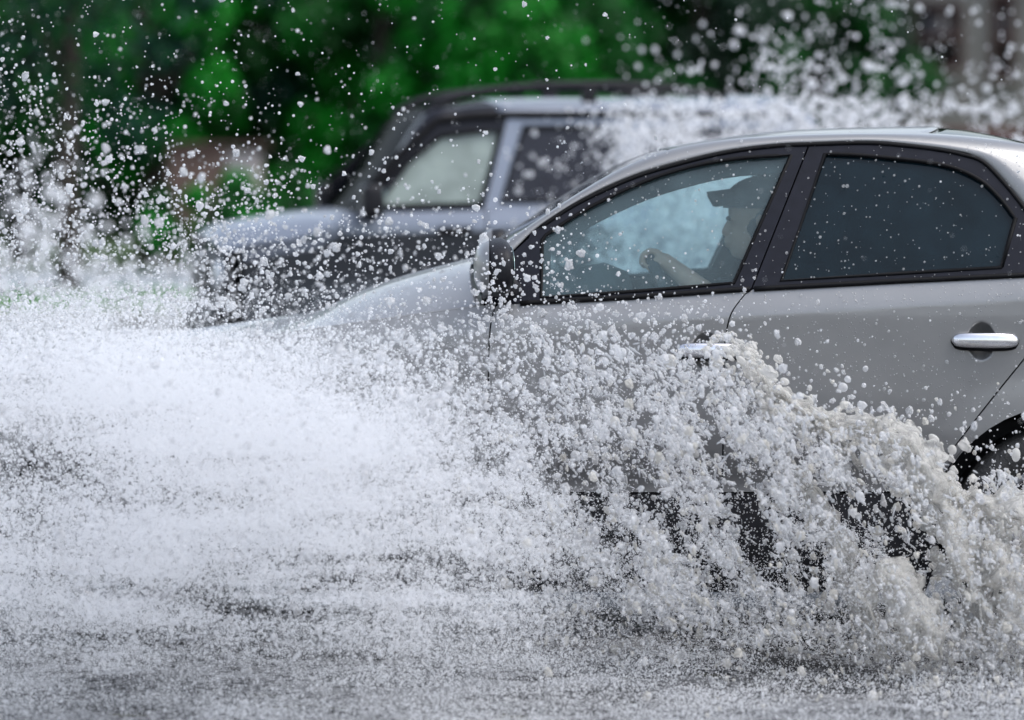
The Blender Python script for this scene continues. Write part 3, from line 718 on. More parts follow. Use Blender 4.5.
for k in np.linspace(-1, 1, 13):
    r = []
    for u in np.linspace(0, 1, 6):
        r.append((HX-.055-(.092*(1-.22*k*k))*u, HY+.078*k*(1-.06*u), HZ+.088-.012*u-.034*k*k))
    P.append(r)
grid_obj('cap_peak', P, cap_m, person, thick=.012)

eye_m = simple('eye', (.10, .09, .08), .2)
for s_ in (1, -1):
    bm = bmesh.new(); ellipsoid(bm, (HX-.080, HY+s_*.031, HZ+.004), (.010, .012, .007)); bm_obj('eye', bm, eye_m, person)
# ================= the place =================
def strip(name, pts, mat, kind='structure', z=0.0):
    return tag(mesh_obj(name, [(x, y, z) for x, y in pts], [tuple(range(len(pts)))], mat, smooth=False), kind=kind)
def water_mat(name, base, foam_lo, foam_hi, foamcol=(.62, .64, .68), sx=1.0):
    """dark wet asphalt under a film of churned water with drifting foam"""
    m, nt, b = new_mat(name); L = nt.links.new; N = nt.nodes.new
    tc = N('ShaderNodeTexCoord'); mp = N('ShaderNodeMapping'); mp.inputs['Scale'].default_value = (1*sx, 2.2, 1); L(tc.outputs['Object'], mp.inputs['Vector'])
    n1 = N('ShaderNodeTexNoise'); n1.inputs['Scale'].default_value = 1.6; n1.inputs['Detail'].default_value = 12; n1.inputs['Roughness'].default_value = .68; n1.inputs['Distortion'].default_value = .6
    L(mp.outputs[0], n1.inputs['Vector'])
    n2 = N('ShaderNodeTexNoise'); n2.inputs['Scale'].default_value = 38; n2.inputs['Detail'].default_value = 6; n2.inputs['Roughness'].default_value = .7; L(mp.outputs[0], n2.inputs['Vector'])
    ad = N('ShaderNodeMath'); ad.operation = 'MULTIPLY_ADD'; ad.inputs[1].default_value = .55
    L(n2.outputs['Fac'], ad.inputs[0])
    ml = N('ShaderNodeMath'); ml.operation = 'MULTIPLY'; ml.inputs[1].default_value = .6; L(n1.outputs['Fac'], ml.inputs[0]); L(ml.outputs[0], ad.inputs[2])
    mr = N('ShaderNodeMapRange'); mr.interpolation_type = 'SMOOTHSTEP'; mr.inputs['From Min'].default_value = foam_lo; mr.inputs['From Max'].default_value = foam_hi; L(ad.outputs[0], mr.inputs['Value'])
    mx = N('ShaderNodeMix'); mx.data_type = 'RGBA'; mx.inputs['A'].default_value = (*base, 1); mx.inputs['B'].default_value = (*foamcol, 1)
    L(mr.outputs['Result'], mx.inputs['Factor']); L(mx.outputs['Result'], b.inputs['Base Color'])
    m2 = N('ShaderNodeMapRange'); m2.inputs['To Min'].default_value = .12; m2.inputs['To Max'].default_value = .6; L(mr.outputs['Result'], m2.inputs['Value']); L(m2.outputs['Result'], b.inputs['Roughness'])
    n3 = N('ShaderNodeTexNoise'); n3.inputs['Scale'].default_value = 34; n3.inputs['Detail'].default_value = 8; n3.inputs['Roughness'].default_value = .7; L(mp.outputs[0], n3.inputs['Vector'])
    bp = N('ShaderNodeBump'); bp.inputs['Strength'].default_value = .9; bp.inputs['Distance'].default_value = .03; L(n3.outputs['Fac'], bp.inputs['Height']); L(bp.outputs['Normal'], b.inputs['Normal'])
    setp(b, spec=.6)
    return m
ground_m = simple('earth', (.05, .05, .035), .9, noise=.4, nscale=2)
strip('ground', [(-600, -300), (600, -300), (600, 900), (-600, 900)], ground_m, z=-.02)
# flooded road with a real rippled surface near the cars
road_m = water_mat('flooded_road', (.035, .036, .038), .50, .70, (.36, .365, .38))
xs = np.concatenate([[-60, -20, -8], np.linspace(-5, 5, 260), [8, 20, 60]]); ys = np.concatenate([[-60, -10, 2, 8], np.linspace(10.4, 15, 150), [17, 20, 24, 30, 38]])
X, Y = np.meshgrid(xs, ys); Z = np.zeros_like(X)
for k in range(60):
    a = rng.uniform(0, 2*math.pi); f = rng.uniform(4, 60); Z += .045/f*np.sin(f*(X*math.cos(a)*.6+Y*math.sin(a))+rng.uniform(0, 7))
edge = np.clip((5-np.abs(X))/1.0, 0, 1)*np.clip((Y-9.9)/.6, 0, 1)*np.clip((15.5-Y)/1, 0, 1)
Z = np.clip(Z, -.03, .03)*edge+.004
P = np.stack([X, Y, Z], -1); o = grid_obj('road', P, road_m); tag(o, kind='structure')
# kerb and grass verge beyond, second wet road, then the park edge
kerb_m = simple('kerb_stone', (.30, .30, .29), .8, noise=.25, nscale=8)
bm = bmesh.new(); box(bm, (0, 38.08, .06), (120, .15, .13)); tag(bm_obj('kerb', bm, kerb_m, bevel=.015), kind='structure')
bm = bmesh.new(); box(bm, (0, 42.6, .06), (120, .15, .13)); tag(bm_obj('far_kerb', bm, kerb_m, bevel=.015), kind='structure')
grass_m = simple('grass_soil', (.03, .06, .015), .9, noise=.5, nscale=6)
strip('verge', [(-60, 38.16), (60, 38.16), (60, 42.52), (-60, 42.52)], grass_m, z=.10)
strip('far_road', [(-60, 42.68), (60, 42.68), (60, 56), (-60, 56)], water_mat('wet_far_road', (.05, .052, .055), .44, .62, (.55, .6, .66)), z=.004)
strip('lawn', [(-150, 56), (150, 56), (150, 200), (-150, 200)], grass_m, z=.03)
def quads(name, C, U, V, mats, parent=None, loc=None, midx=None):
    """many small leaf-shaped faces: centre C, half axes U and V"""
    n = len(C); v = np.stack([C-U, C-V*.8+U*.1, C+U, C+V*.8+U*.1], 1).reshape(-1, 3)
    me = bpy.data.meshes.new(name); me.vertices.add(4*n); me.vertices.foreach_set('co', v.astype('f').ravel())
    me.loops.add(4*n); me.loops.foreach_set('vertex_index', np.arange(4*n, dtype='i'))
    me.polygons.add(n); me.polygons.foreach_set('loop_start', np.arange(0, 4*n, 4, dtype='i')); me.polygons.foreach_set('loop_total', np.full(n, 4, 'i'))
    for m in mats: me.materials.append(m)
    if midx is not None: me.polygons.foreach_set('material_index', midx.astype('i'))
    me.update(); me.validate()
    o = bpy.data.objects.new(name, me)
    if loc is not None: o.location = loc
    return link(o, parent)
def rvec(n):
    v = rng.normal(size=(n, 3)); return v/np.linalg.norm(v, axis=1, keepdims=True)
def leafmat(name, col):
    m, nt, b = new_mat(name); setp(b, col=col, rough=.55, spec=.25); out = nt.nodes['Material Output']
    inf = nt.nodes.new('ShaderNodeTexCoord'); n = nt.nodes.new('ShaderNodeTexNoise'); n.inputs['Scale'].default_value = .9; n.inputs['Detail'].default_value = 6
    nt.links.new(inf.outputs['Object'], n.inputs['Vector'])
    r = nt.nodes.new('ShaderNodeValToRGB'); r.color_ramp.elements[0].position = .32; r.color_ramp.elements[1].position = .68
    r.color_ramp.elements[0].color = (*[c*.6 for c in col], 1); r.color_ramp.elements[1].color = (*[c*1.5 for c in col], 1)
    nt.links.new(n.outputs['Fac'], r.inputs['Fac']); nt.links.new(r.outputs['Color'], b.inputs['Base Color'])
    t = nt.nodes.new('ShaderNodeBsdfTranslucent'); nt.links.new(r.outputs['Color'], t.inputs['Color'])
    mx = nt.nodes.new('ShaderNodeMixShader'); mx.inputs['Fac'].default_value = .3
    nt.links.new(b.outputs[0], mx.inputs[1]); nt.links.new(t.outputs[0], mx.inputs[2]); nt.links.new(mx.outputs[0], out.inputs['Surface'])
    return m
LG = leafmat('bright_leaves', (.007, .19, .012)); LD = leafmat('deep_leaves', (.005, .075, .009)); LT = leafmat('bluish_leaves', (.006, .045, .028)); LO = leafmat('dull_leaves', (.012, .035, .018))
bark = simple('bark', (.035, .028, .022), .95, noise=.5, nscale=12, bump=.6, bscale=30)
def tree(label, X, Yd, top, width, mats, n=9000, leaf=.10, base=.3, depth=None, trunk=.16, name='tree', group='trees along the park edge', clumps=46, cat='tree'):
    """X is the crown's middle and top its height, both in metres; the crown is built from leafy clumps on limbs"""
    root = empty(name, (X, Yd, 0)); tag(root, label, cat, group)
    hh = (top-base)/2; cz = base+hh; dz = depth or width
    cs = []
    while len(cs) < clumps:
        v = rng.uniform(-1, 1, 3); r = np.linalg.norm(v)
        if .35 < r < 1: cs.append(v/r*(r**.6)*.86*rng.uniform(.8, 1.08))
    cs = np.array(cs)*(width, dz, hh)+(0, 0, cz)
    cr = rng.uniform(.16, .34, clumps)*min(width, hh)*1.15
    k = rng.integers(0, clumps, n); d = rvec(n); C = cs[k]+d*(cr[k]*rng.uniform(.45, 1.0, n)**.5)[:, None]
    C[:, 2] = np.maximum(C[:, 2], .05)
    nrm = d+rng.normal(size=(n, 3))*.6+(0, 0, .5); nrm /= np.linalg.norm(nrm, axis=1, keepdims=True)
    a = np.cross(nrm, rvec(n)); a /= np.linalg.norm(a, axis=1, keepdims=True); b = np.cross(nrm, a)
    s = leaf*rng.uniform(.6, 1.4, n)[:, None]
    clump_m = rng.integers(0, len(mats), clumps)
    quads('crown', C, a*s, b*s*.6, mats, root, midx=clump_m[k])
    bm = bmesh.new(); H = top*.82
    tube(bm, [(0, 0, -.1), (.05, 0, H*.3), (-.04, .05, H*.6), (.02, 0, H)], [trunk*1.3, trunk, trunk*.7, trunk*.2], 10)
    for i in range(9):
        c = cs[rng.integers(0, clumps)]; z0 = min(H*.8, max(.4, c[2]*.55))
        tube(bm, [(0, 0, z0), tuple(c*(.5, .5, .8)), tuple(c)], [trunk*.5, trunk*.3, trunk*.08], 6)
    bm_obj('trunk', bm, bark, root)
    return root
def X_at(px, Y): return (px-512)*Y/FPX
def Z_at(py, Y): return HC-(py-HOR)*Y/FPX
# the park trees, each where it stands
tree('largest bright green round-crowned tree directly behind the boxy car', X_at(520, 60), 60, 4.5, 1.6, [LG, LG, LD], 15000, .10, depth=1.6, clumps=60)
tree('bright green tree between the round-crowned tree and the thin dark trunk', X_at(385, 61), 61, 5.2, 1.45, [LG, LG, LD], 13000, .10)
tree('green tree with bluish leaves above the brown and white shed', X_at(255, 62), 62, 5.4, 1.5, [LG, LG, LD, LT], 13000, .10, base=1.0)
tree('green tree just right of the thin dark trunk', X_at(150, 60), 60, 5.0, 1.25, [LG, LD, LG, LT], 10000, .10, base=.9)
tree('dark blue-green tree at the left edge', X_at(20, 63), 63, 5.0, 1.3, [LT, LD, LD], 10000, .10)
tree('dull dark green tree right of the round-crowned tree', X_at(700, 68), 68, 5.5, 1.6, [LO, LD, LO], 11000, .11)
tree('dull green tree between the dull dark one and the house', X_at(825, 70), 70, 5.6, 1.5, [LO, LD], 10000, .11)
tree('low green bush growing at the foot of the house wall', X_at(880, 66), 66, 1.9, .8, [LO, LG], 5000, .08, name='bush', group=None, cat='bush', base=.05)
tree('low green bush at the foot of the trees left of the boxy car', X_at(270, 57.5), 57.5, 1.35, .9, [LG, LD], 6000, .07, name='bush', group=None, cat='bush', base=.05, clumps=26)
tree('low bush in front of the brown and white shed', X_at(212, 54.5), 54.5, 1.24, 1.15, [LG, LD], 7000, .07, name='bush', group=None, cat='bush', base=.05, clumps=30)
# slim dark trunk on the verge
tk = empty('young_tree', (X_at(68, 41), 41, 0)); tag(tk, 'thin dark trunk standing on the verge at the left, with a sparse top', 'tree')
bm = bmesh.new(); tube(bm, [(0, 0, 0), (.02, 0, .6), (-.03, 0, 1.3), (.04, 0, 2.2), (0, 0, 3.2)], [.13, .11, .10, .07, .03], 12)
for k in range(7):
    a = rng.uniform(0, 6.28); z = rng.uniform(1.5, 2.8); tube(bm, [(0, 0, z), (.3*math.cos(a), .3*math.sin(a), z+.35), (.55*math.cos(a), .5*math.sin(a), z+.6)], [.03, .02, .008], 6)
bm_obj('trunk', bm, bark, tk)
n = 2500; C = rng.normal(size=(n, 3))*(.5, .5, .5)+(0, 0, 3.1); a = rvec(n); b = np.cross(a, rvec(n)); quads('crown', C, a*.06, b*.04, [LD, LT], tk, midx=rng.integers(0, 2, n))
# wood that closes the view
n = 90000; C = np.stack([rng.uniform(-22, 22, n), 78+rng.uniform(0, 5, n), rng.uniform(0, 7.5, n)], 1)
C[:, 1] += 1.2*np.sin(C[:, 0]*1.7)+1.0*np.sin(C[:, 2]*2.1+C[:, 0]); C[:, 2] -= 1.2*np.abs(np.sin(C[:, 0]*.9))
a = rvec(n); b = np.cross(a, rvec(n)); wood = quads('woodland', C, a*.17, b*.15, [LD, LO], midx=rng.integers(0, 2, n)); tag(wood, 'dark woodland closing the view behind the trees', 'woodland', kind='stuff')
n = 26000; C = np.stack([rng.uniform(-9, 9, n), rng.uniform(38.2, 42.5, n), np.full(n, .13)], 1)
u = np.stack([rng.normal(0, .012, n), rng.normal(0, .012, n), rng.uniform(.03, .07, n)], 1); w = np.stack([rng.uniform(.006, .012, n), rng.normal(0, .004, n), np.zeros(n)], 1)
tag(quads('grass', C+u*(0, 0, 1), u, w, [leafmat('grass_blades', (.06, .22, .03))]), 'short green grass on the verge beyond the flooded road', 'grass', kind='stuff')
# house at the right
wall_m = simple('grey_beige_render', (.20, .19, .175), .9, noise=.18, nscale=1.5)
dark_m = simple('dark_opening', (.012, .010, .012), .3, noise=.3, nscale=3)
brown_m = simple('brown_wood', (.060, .030, .025), .8, noise=.4, nscale=5)
base_m = simple('red_brown_base', (.10, .045, .035), .85, noise=.4, nscale=4, bump=.3, bscale=20)
hs = empty('house', (X_at(905, 74), 74, 0)); tag(hs, 'grey-beige rendered house with dark windows and a red-brown foot, at the right edge', 'house')
HX0 = 0; 
bm = bmesh.new(); box(bm, (5, 2.5, 2.9), (10, 5, 3.9)); bm_obj('wall', bm, wall_m, hs, bevel=.02)
bm = bmesh.new(); box(bm, (5, 2.48, .48), (10.12, 5.1, .95)); bm_obj('plinth', bm, base_m, hs, bevel=.02)
bm = bmesh.new(); box(bm, (5, 2.5, 4.95), (11, 6.2, .18)); bm_obj('roof', bm, brown_m, hs, bevel=.03)
for wx, wz, ww, wh in ((.50, 3.35, .75, 1.0), (1.55, 3.35, .32, 1.3), (3.2, 3.2, 1.2, 1.3), (5.2, 3.2, 1.2, 1.3)):
    f = link(bpy.data.objects.new('window', None), hs); f.location = (wx, -.02, wz)
    bm = bmesh.new()
    for sx in (-1, 1): box(bm, (sx*ww/2, 0, 0), (.09, .10, wh+.09))
    for sz in (-1, 0, 1): box(bm, (0, 0.003, sz*wh/2), (ww-.09, .09, .09))
    bm_obj('frame', bm, brown_m, f, bevel=.01)
    bm = bmesh.new(); box(bm, (0, .02, 0), (ww-.05, .05, wh-.05)); bm_obj('pane', bm, dark_m, f)
    bm = bmesh.new(); box(bm, (0, -.05, -wh/2-.08), (ww+.2, .2, .06)); bm_obj('sill', bm, wall_m, f, bevel=.01)
# dim red-brown wall in front of the house foot
gw = bmesh.new(); box(gw, (3.2, 0, .85), (7.4, .25, 1.7)); box(gw, (3.2, 0, 1.74), (7.5, .36, .08)); 
tag(bm_obj('garden_wall', gw, base_m, bevel=.02, loc=(X_at(930, 58), 58, 0)), 'low red-brown wall in front of the grey-beige house', 'wall')
# shed glimpsed between trees
sh = empty('shed', (X_at(215, 57), 57, 0)); tag(sh, 'small brown and white shed glimpsed between the trees, left of the boxy car', 'shed')
bm = bmesh.new(); box(bm, (-.22, .5, .80), (.72, 1, 1.46)); bm_obj('wall', bm, simple('brown_boards', (.11, .07, .055), .85, noise=.3, nscale=6), sh, bevel=.02)
bm = bmesh.new(); box(bm, (.30, .5, .78), (.46, .96, 1.42)); bm_obj('door', bm, simple('pale_paint', (.34, .30, .29), .7, noise=.2, nscale=6), sh, bevel=.02)
bm = bmesh.new(); box(bm, (.03, .5, 1.56), (1.2, 1.2, .06)); bm_obj('roof', bm, brown_m, sh, bevel=.01)
# trees behind the camera side, which the wet paint mirrors
for i, (x, y, h, w) in enumerate(((-14, -26, 7, 4), (-5, -30, 8, 4.5), (5, -28, 7, 4.2), (14, -27, 8, 4.6))):
    pass
# ================= water in the air =================
GX = np.arange(-200, 1261, 4.0); GY = np.arange(-60, 781, 4.0)
gx, gy = np.meshgrid(GX, GY)
def vnoise(X, Y, seed):
    r = np.random.default_rng(seed); T_ = r.random((128, 128))
    xi = np.floor(X).astype(int); yi = np.floor(Y).astype(int); fx = X-xi; fy = Y-yi; fx = fx*fx*(3-2*fx); fy = fy*fy*(3-2*fy)
    g = lambda a, b: T_[a % 128, b % 128]
    return (g(xi, yi)*(1-fx)+g(xi+1, yi)*fx)*(1-fy)+(g(xi, yi+1)*(1-fx)+g(xi+1, yi+1)*fx)*fy
def fbm(X, Y, seed, o=4, g=.55):
    s = 0; a = 1; t = 0
    for k in range(o): s = s+a*vnoise(X*2**k, Y*2**k, seed+k); t += a; a *= g
    return s/t
CX = np.arange(0, 1001, 100.0)
def table(rows):
    ys = sorted(rows); V = np.array([rows[y] for y in ys], float)
    xi = np.clip(gx/100, 0, 10-1e-6); yi = np.interp(gy, ys, range(len(ys))); yi = np.clip(yi, 0, len(ys)-1-1e-6)
    x0 = xi.astype(int); y0 = yi.astype(int); fx = xi-x0; fy = yi-y0
    return (V[y0, x0]*(1-fx)+V[y0, x0+1]*fx)*(1-fy)+(V[y0+1, x0]*(1-fx)+V[y0+1, x0+1]*fx)*fy
def gauss(cx, cy, sx, sy, ang=0):
    a = R(ang); dx = gx-cx; dy = gy-cy; u = dx*math.cos(a)+dy*math.sin(a); v = -dx*math.sin(a)+dy*math.cos(a)
    return np.exp(-.5*((u/sx)**2+(v/sy)**2))
def sample(dens, n):
    """n image positions with probability proportional to dens"""
    p = dens.ravel().clip(0); c = np.cumsum(p); k = np.searchsorted(c, rng.random(n)*c[-1]); k = np.clip(k, 0, len(p)-1)
    return gx.ravel()[k]+rng.uniform(-2, 2, n), gy.ravel()[k]+rng.uniform(-2, 2, n)
def to3d(px, py, Y):
    dx = px-512; dz = (360-py)
    dy = FW[1]*FPX+UP[1]*dz; t = Y/dy
    return np.stack([dx*t, Y, HC+(FW[2]*FPX+UP[2]*dz)*t], 1)
def ground_cap(py, Y, lift=.01):
    """no drop under the water: bring it forward to where its ray meets the road"""
    Yg = np.where(py > 170, HC*FPX/np.maximum(py-HOR, 5)*.985, 1e9)
    return np.minimum(Y, Yg-rng.random(len(py))**2*.5)
def lattice_tree(kind, mat, clear):
    """geometry nodes: 'mist' turns points into round droplets, 'lumps' instances four uneven drop shapes"""
    ng = bpy.data.node_groups.new(kind, 'GeometryNodeTree')
    ng.interface.new_socket('Geometry', in_out='INPUT', socket_type='NodeSocketGeometry'); ng.interface.new_socket('Geometry', in_out='OUTPUT', socket_type='NodeSocketGeometry')
    N = ng.nodes.new; L = ng.links.new; gi = N('NodeGroupInput'); go = N('NodeGroupOutput')
    def attr(n, t='FLOAT'):
        a = N('GeometryNodeInputNamedAttribute'); a.data_type = t; a.inputs['Name'].default_value = n; return a.outputs['Attribute']
    sm = N('GeometryNodeSetMaterial'); sm.inputs['Material'].default_value = mat
    if kind.startswith('mist'):
        mp = N('GeometryNodeMeshToPoints'); L(gi.outputs[0], mp.inputs['Mesh']); L(attr('rad'), mp.inputs['Radius']); L(mp.outputs[0], sm.inputs['Geometry'])
    else:
        gj = N('GeometryNodeJoinGeometry')
        for k in range(5):
            ic = N('GeometryNodeMeshIcoSphere'); ic.inputs['Radius'].default_value = 1; ic.inputs['Subdivisions'].default_value = 3
            nz = N('ShaderNodeTexNoise'); nz.noise_dimensions = '4D'; nz.inputs['W'].default_value = k*7.3; nz.inputs['Scale'].default_value = (.5, .8, 1.1, 1.0, 1.4)[k]; nz.inputs['Detail'].default_value = 1.5
            sub = N('ShaderNodeVectorMath'); sub.operation = 'SUBTRACT'; sub.inputs[1].default_value = (.5, .5, .5); L(nz.outputs['Color'], sub.inputs[0])
            sc = N('ShaderNodeVectorMath'); sc.operation = 'SCALE'; sc.inputs['Scale'].default_value = (.35, .8, 1.4, 2.2, 2.6)[k]; L(sub.outputs[0], sc.inputs[0])
            sp = N('GeometryNodeSetPosition'); L(ic.outputs['Mesh'], sp.inputs['Geometry']); L(sc.outputs[0], sp.inputs['Offset'])
            sh = N('GeometryNodeSetShadeSmooth'); L(sp.outputs[0], sh.inputs['Geometry'])
            tr = N('GeometryNodeGeometryToInstance'); L(sh.outputs[0], tr.inputs[0]); L(tr.outputs[0], gj.inputs[0])
        m2p = N('GeometryNodeMeshToPoints'); L(gi.outputs[0], m2p.inputs['Mesh'])
        ip = N('GeometryNodeInstanceOnPoints'); L(m2p.outputs[0], ip.inputs['Points']); L(gj.outputs[0], ip.inputs['Instance'])
        ip.inputs['Pick Instance'].default_value = True; L(attr('kind', 'INT'), ip.inputs['Instance Index'])
        e2r = N('FunctionNodeEulerToRotation'); L(attr('rot', 'FLOAT_VECTOR'), e2r.inputs[0]); L(e2r.outputs[0], ip.inputs['Rotation']); L(attr('scl', 'FLOAT_VECTOR'), ip.inputs['Scale'])
        L(ip.outputs[0], sm.inputs['Geometry'])
    L(sm.outputs[0], go.inputs[0]); return ng
def spray(name, label, P3, rad, mat, kind='mist', stretch=None, lump=None, flow=None, cat='spray'):
    me = bpy.data.meshes.new(name); n = len(P3); me.vertices.add(n); me.vertices.foreach_set('co', P3.astype('f').ravel())
    def add(nm, t, data, prop='value'):
        a = me.attributes.new(nm, t, 'POINT'); a.data.foreach_set(prop, data)
    add('rad', 'FLOAT', rad.astype('f'))
    if kind != 'mist':
        st = stretch if stretch is not None else np.ones(n)
        s = np.stack([rad*rng.uniform(.75, 1.1, n), rad*rng.uniform(.7, 1.1, n), rad*st*rng.uniform(.9, 1.25, n)], 1)
        rot = np.stack([rng.uniform(-.5, .5, n), (flow if flow is not None else rng.uniform(-3.1, 3.1, n)), rng.uniform(-3.1, 3.1, n)], 1)
        rot[:, 2] = rng.uniform(-.4, .4, n) if flow is not None else rot[:, 2]
        add('scl', 'FLOAT_VECTOR', s.astype('f').ravel(), 'vector'); add('rot', 'FLOAT_VECTOR', rot.astype('f').ravel(), 'vector')
        add('kind', 'INT', (lump if lump is not None else rng.integers(0, 3, n)).astype('i'))
    me.update(); o = bpy.data.objects.new(name, me); me.materials.append(mat); link(o)
    m = o.modifiers.new('drops', 'NODES'); m.node_group = lattice_tree(kind+'_'+name if kind == 'mist' else 'lumps_'+name, mat, 0)
    tag(o, label, cat, kind='stuff'); return o
WH = water_drop('white_water', (.94, .94, .945), .14, .36, .60)
WM = water_drop('fine_mist_water', (.92, .925, .94), .15, .5)
WB = water_drop('muddy_white_water', (.90, .885, .85), .18, .42, .5)
WY = water_drop('silty_water', (.88, .86, .81), .18, .42, .5)
WG = water_drop('clear_water', (.85, .86, .87), .25, .4, .5)

cover = table({
 0:   [.02, .02, .012, .01, .008, .005, .003, .001, .001, .001, .001],
 60:  [.06, .04, .02, .02, .012, .008, .003, .001, .001, .001, .001],
 120: [.16, .14, .07, .03, .02, .01, .002, .001, .001, .001, .001],
 160: [.28, .27, .17, .06, .03, .01, .002, .001, .001, .001, .001],
 200: [.30, .28, .24, .12, .07, .04, .004, .001, .001, .001, .001],
 240: [.36, .32, .32, .32, .26, .16, .02, .002, .001, .001, .002],
 280: [.48, .42, .46, .44, .36, .30, .07, .008, .002, .002, .002],
 320: [.82, .78, .62, .55, .52, .48, .45, .30, .02, .006, .004],
 360: [.90, .96, .90, .74, .60, .55, .56, .50, .10, .012, .01],
 400: [.78, .97, .985, .96, .84, .66, .68, .72, .42, .05, .02],
 440: [.66, .93, .985, .98, .95, .74, .72, .76, .78, .40, .16],
 480: [.64, .85, .97, .97, .94, .80, .74, .76, .78, .80, .50],
 520: [.70, .80, .90, .93, .90, .86, .78, .76, .76, .80, .72],
 560: [.75, .80, .86, .85, .80, .84, .84, .78, .76, .78, .78],
 600: [.75, .78, .80, .80, .80, .72, .78, .83, .83, .80, .84],
 640: [.56, .60, .62, .62, .60, .56, .52, .55, .70, .83, .86],
 680: [.36, .40, .42, .42, .40, .36, .32, .30, .36, .52, .66],
 720: [.20, .22, .24, .24, .24, .22, .20, .17, .16, .16, .18]})
size = table({   # 0 = all fine, 1 = all coarse
 0: [.5]*11, 120: [.6]*11, 200: [.6, .6, .6, .7, .7, .7, .6, .4, .3, .3, .3], 260: [.5, .5, .6, .75, .8, .8, .7, .6, .4, .4, .4],
 330: [.25, .25, .4, .55, .7, .85, .95, .95, .9, .8, .8], 400: [.15, .08, .10, .2, .4, .7, .9, .95, 1, 1, 1], 460: [.25, .10, .06, .12, .25, .5, .75, .85, .95, 1, 1],
 520: [.2, .15, .10, .15, .3, .4, .6, .75, .85, .95, .95], 580: [.12, .12, .15, .2, .25, .35, .5, .6, .75, .85, .9], 640: [.1, .1, .1, .1, .12, .15, .2, .3, .45, .6, .7], 720: [.05]*11})
# flow-shaped structure: noise stretched down and to the right, as the sheet falls
fu = (gx*math.cos(R(62))+gy*math.sin(R(62))); fv = (-gx*math.sin(R(62))+gy*math.cos(R(62)))
n_flow = fbm(fu/95+9, fv/26+5, 31); n_iso = fbm(gx/38+3, gy/34+2, 77); n_h = fbm(gx/120+4, gy/20+8, 55)
n_f2 = fbm(fu/46+3, fv/11+7, 131, 4, .7); n_i2 = fbm(gx/15+8, gy/14+1, 177, 3, .7); n_bot = fbm(gx/90+4, gy/7+8, 255)
tau = -np.log(1-np.clip(cover, 0, .992))
right = 1/(1+np.exp(-(gx-430)/60.0))*1/(1+np.exp(-(gy-350)/20.0))*1/(1+np.exp((gy-640)/14.0))
mod = 1+right*((n_flow-.5)*2.2+(n_f2-.5)*3.6+(n_i2-.5)*3.2)
low = 1/(1+np.exp(-(gy-500)/30.0)); mod += low*(1-right)*((n_bot-.5)*1.6+(n_h-.5)*1.0+(n_iso-.5)*.8)
upl = 1/(1+np.exp((gy-340)/20.0)); mod += upl*((n_iso-.5)*1.6)
mod = np.clip(mod, .06, 3)
holes = sum(a*gauss(g[0], g[1], g[2]*1.1, g[3]*1.2, g[4]) for a, g in [
 (.75, (556, 455, 26, 11, 55)), (.95, (590, 500, 20, 9, 50)), (.7, (634, 482, 18, 10, 40)), (.95, (650, 500, 16, 9, 30)), (.9, (742, 500, 26, 11, 60)), (.95, (757, 548, 26, 10, 65)),
 (.7, (700, 560, 30, 9, 45)), (.95, (812, 578, 30, 9, 60)), (.9, (840, 500, 26, 9, 40)), (.97, (905, 535, 30, 14, 62)), (.97, (930, 580, 26, 13, 62)), (.8, (715, 440, 18, 9, 60)),
 (.8, (995, 598, 22, 10, 60)), (.9, (1015, 520, 20, 12, 60)), (.85, (872, 486, 20, 8, 40)), (.3, (60, 440, 60, 26, 20)), (.2, (40, 470, 50, 22, 0)), (.35, (450, 560, 70, 12, 14)), (.4, (560, 590, 70, 9, 12)),
 (.5, (680, 636, 60, 8, 12)), (.6, (820, 662, 60, 8, 10)), (.55, (130, 590, 60, 7, 5)), (.5, (300, 612, 60, 6, 5)), (.9, (955, 466, 16, 14, 0))])
mod *= np.clip(1-.93*holes, .15, 1)
tau = np.clip(tau*mod*(1-.06*right*np.clip((gy-430)/60, 0, 1)), 0, 5.2)
cellA = 16.0; MM = 355.0
def depthY(px, py, n):
    """how far the water stands: the sheet thrown off the wheels leans from the car's side towards us"""
    h = np.clip((650-py)/400, 0, 1)
    Y = rng.uniform(11.75, 12.9, n)
    Y = np.where(px < rng.normal(470, 60, n), rng.uniform(10.7, 12.9, n), Y)
    up = py < 330
    Y = np.where(up, rng.uniform(12.0, 15.2, n), Y)
    Y = np.where(up & (px > 470), rng.uniform(12.2, 12.9, n), Y)
    return ground_cap(py, Y)
def clear_car(P):
    """drop what would stand inside the silver car"""
    x, y, z = P.T; yc = np.abs(y-sed.O[1])
    top = np.interp(x, [-2, -1.5, -1, -.5, -.15, .4, 1.2, 2, 2.5], [.7, .84, .93, .98, 1.1, 1.5, 1.52, 1.2, 1.1])
    return ~((x > -2.05) & (x < 2.6) & (yc < .93) & (z < top))
size = size+(1-size)*right*.75*np.clip((gx-520)/120, 0, 1)
def mod_at(px, py): return cover[np.clip(((py+60)/4).astype(int), 0, len(GY)-1), np.clip(((px+200)/4).astype(int), 0, len(GX)-1)]
# --- coarse drops ---
def make(taul, mean, sig, rmin, rmax, frac=1.0):
    """positions and radii (pixels) so that their discs reach optical depth taul"""
    E2 = math.exp(2*math.log(mean)+2*sig*sig); n = int(taul.sum()*cellA/(math.pi*E2)*frac)
    px, py = sample(taul, n); r = np.clip(np.exp(rng.normal(math.log(mean), sig, n)), rmin, rmax)
    return px, py, r
coarse = tau*size*.74; fine = tau*(1-size)
hi = np.clip((gy-300)/60, 0, 1); rgt = 1/(1+np.exp(-(gx-560)/50.0))
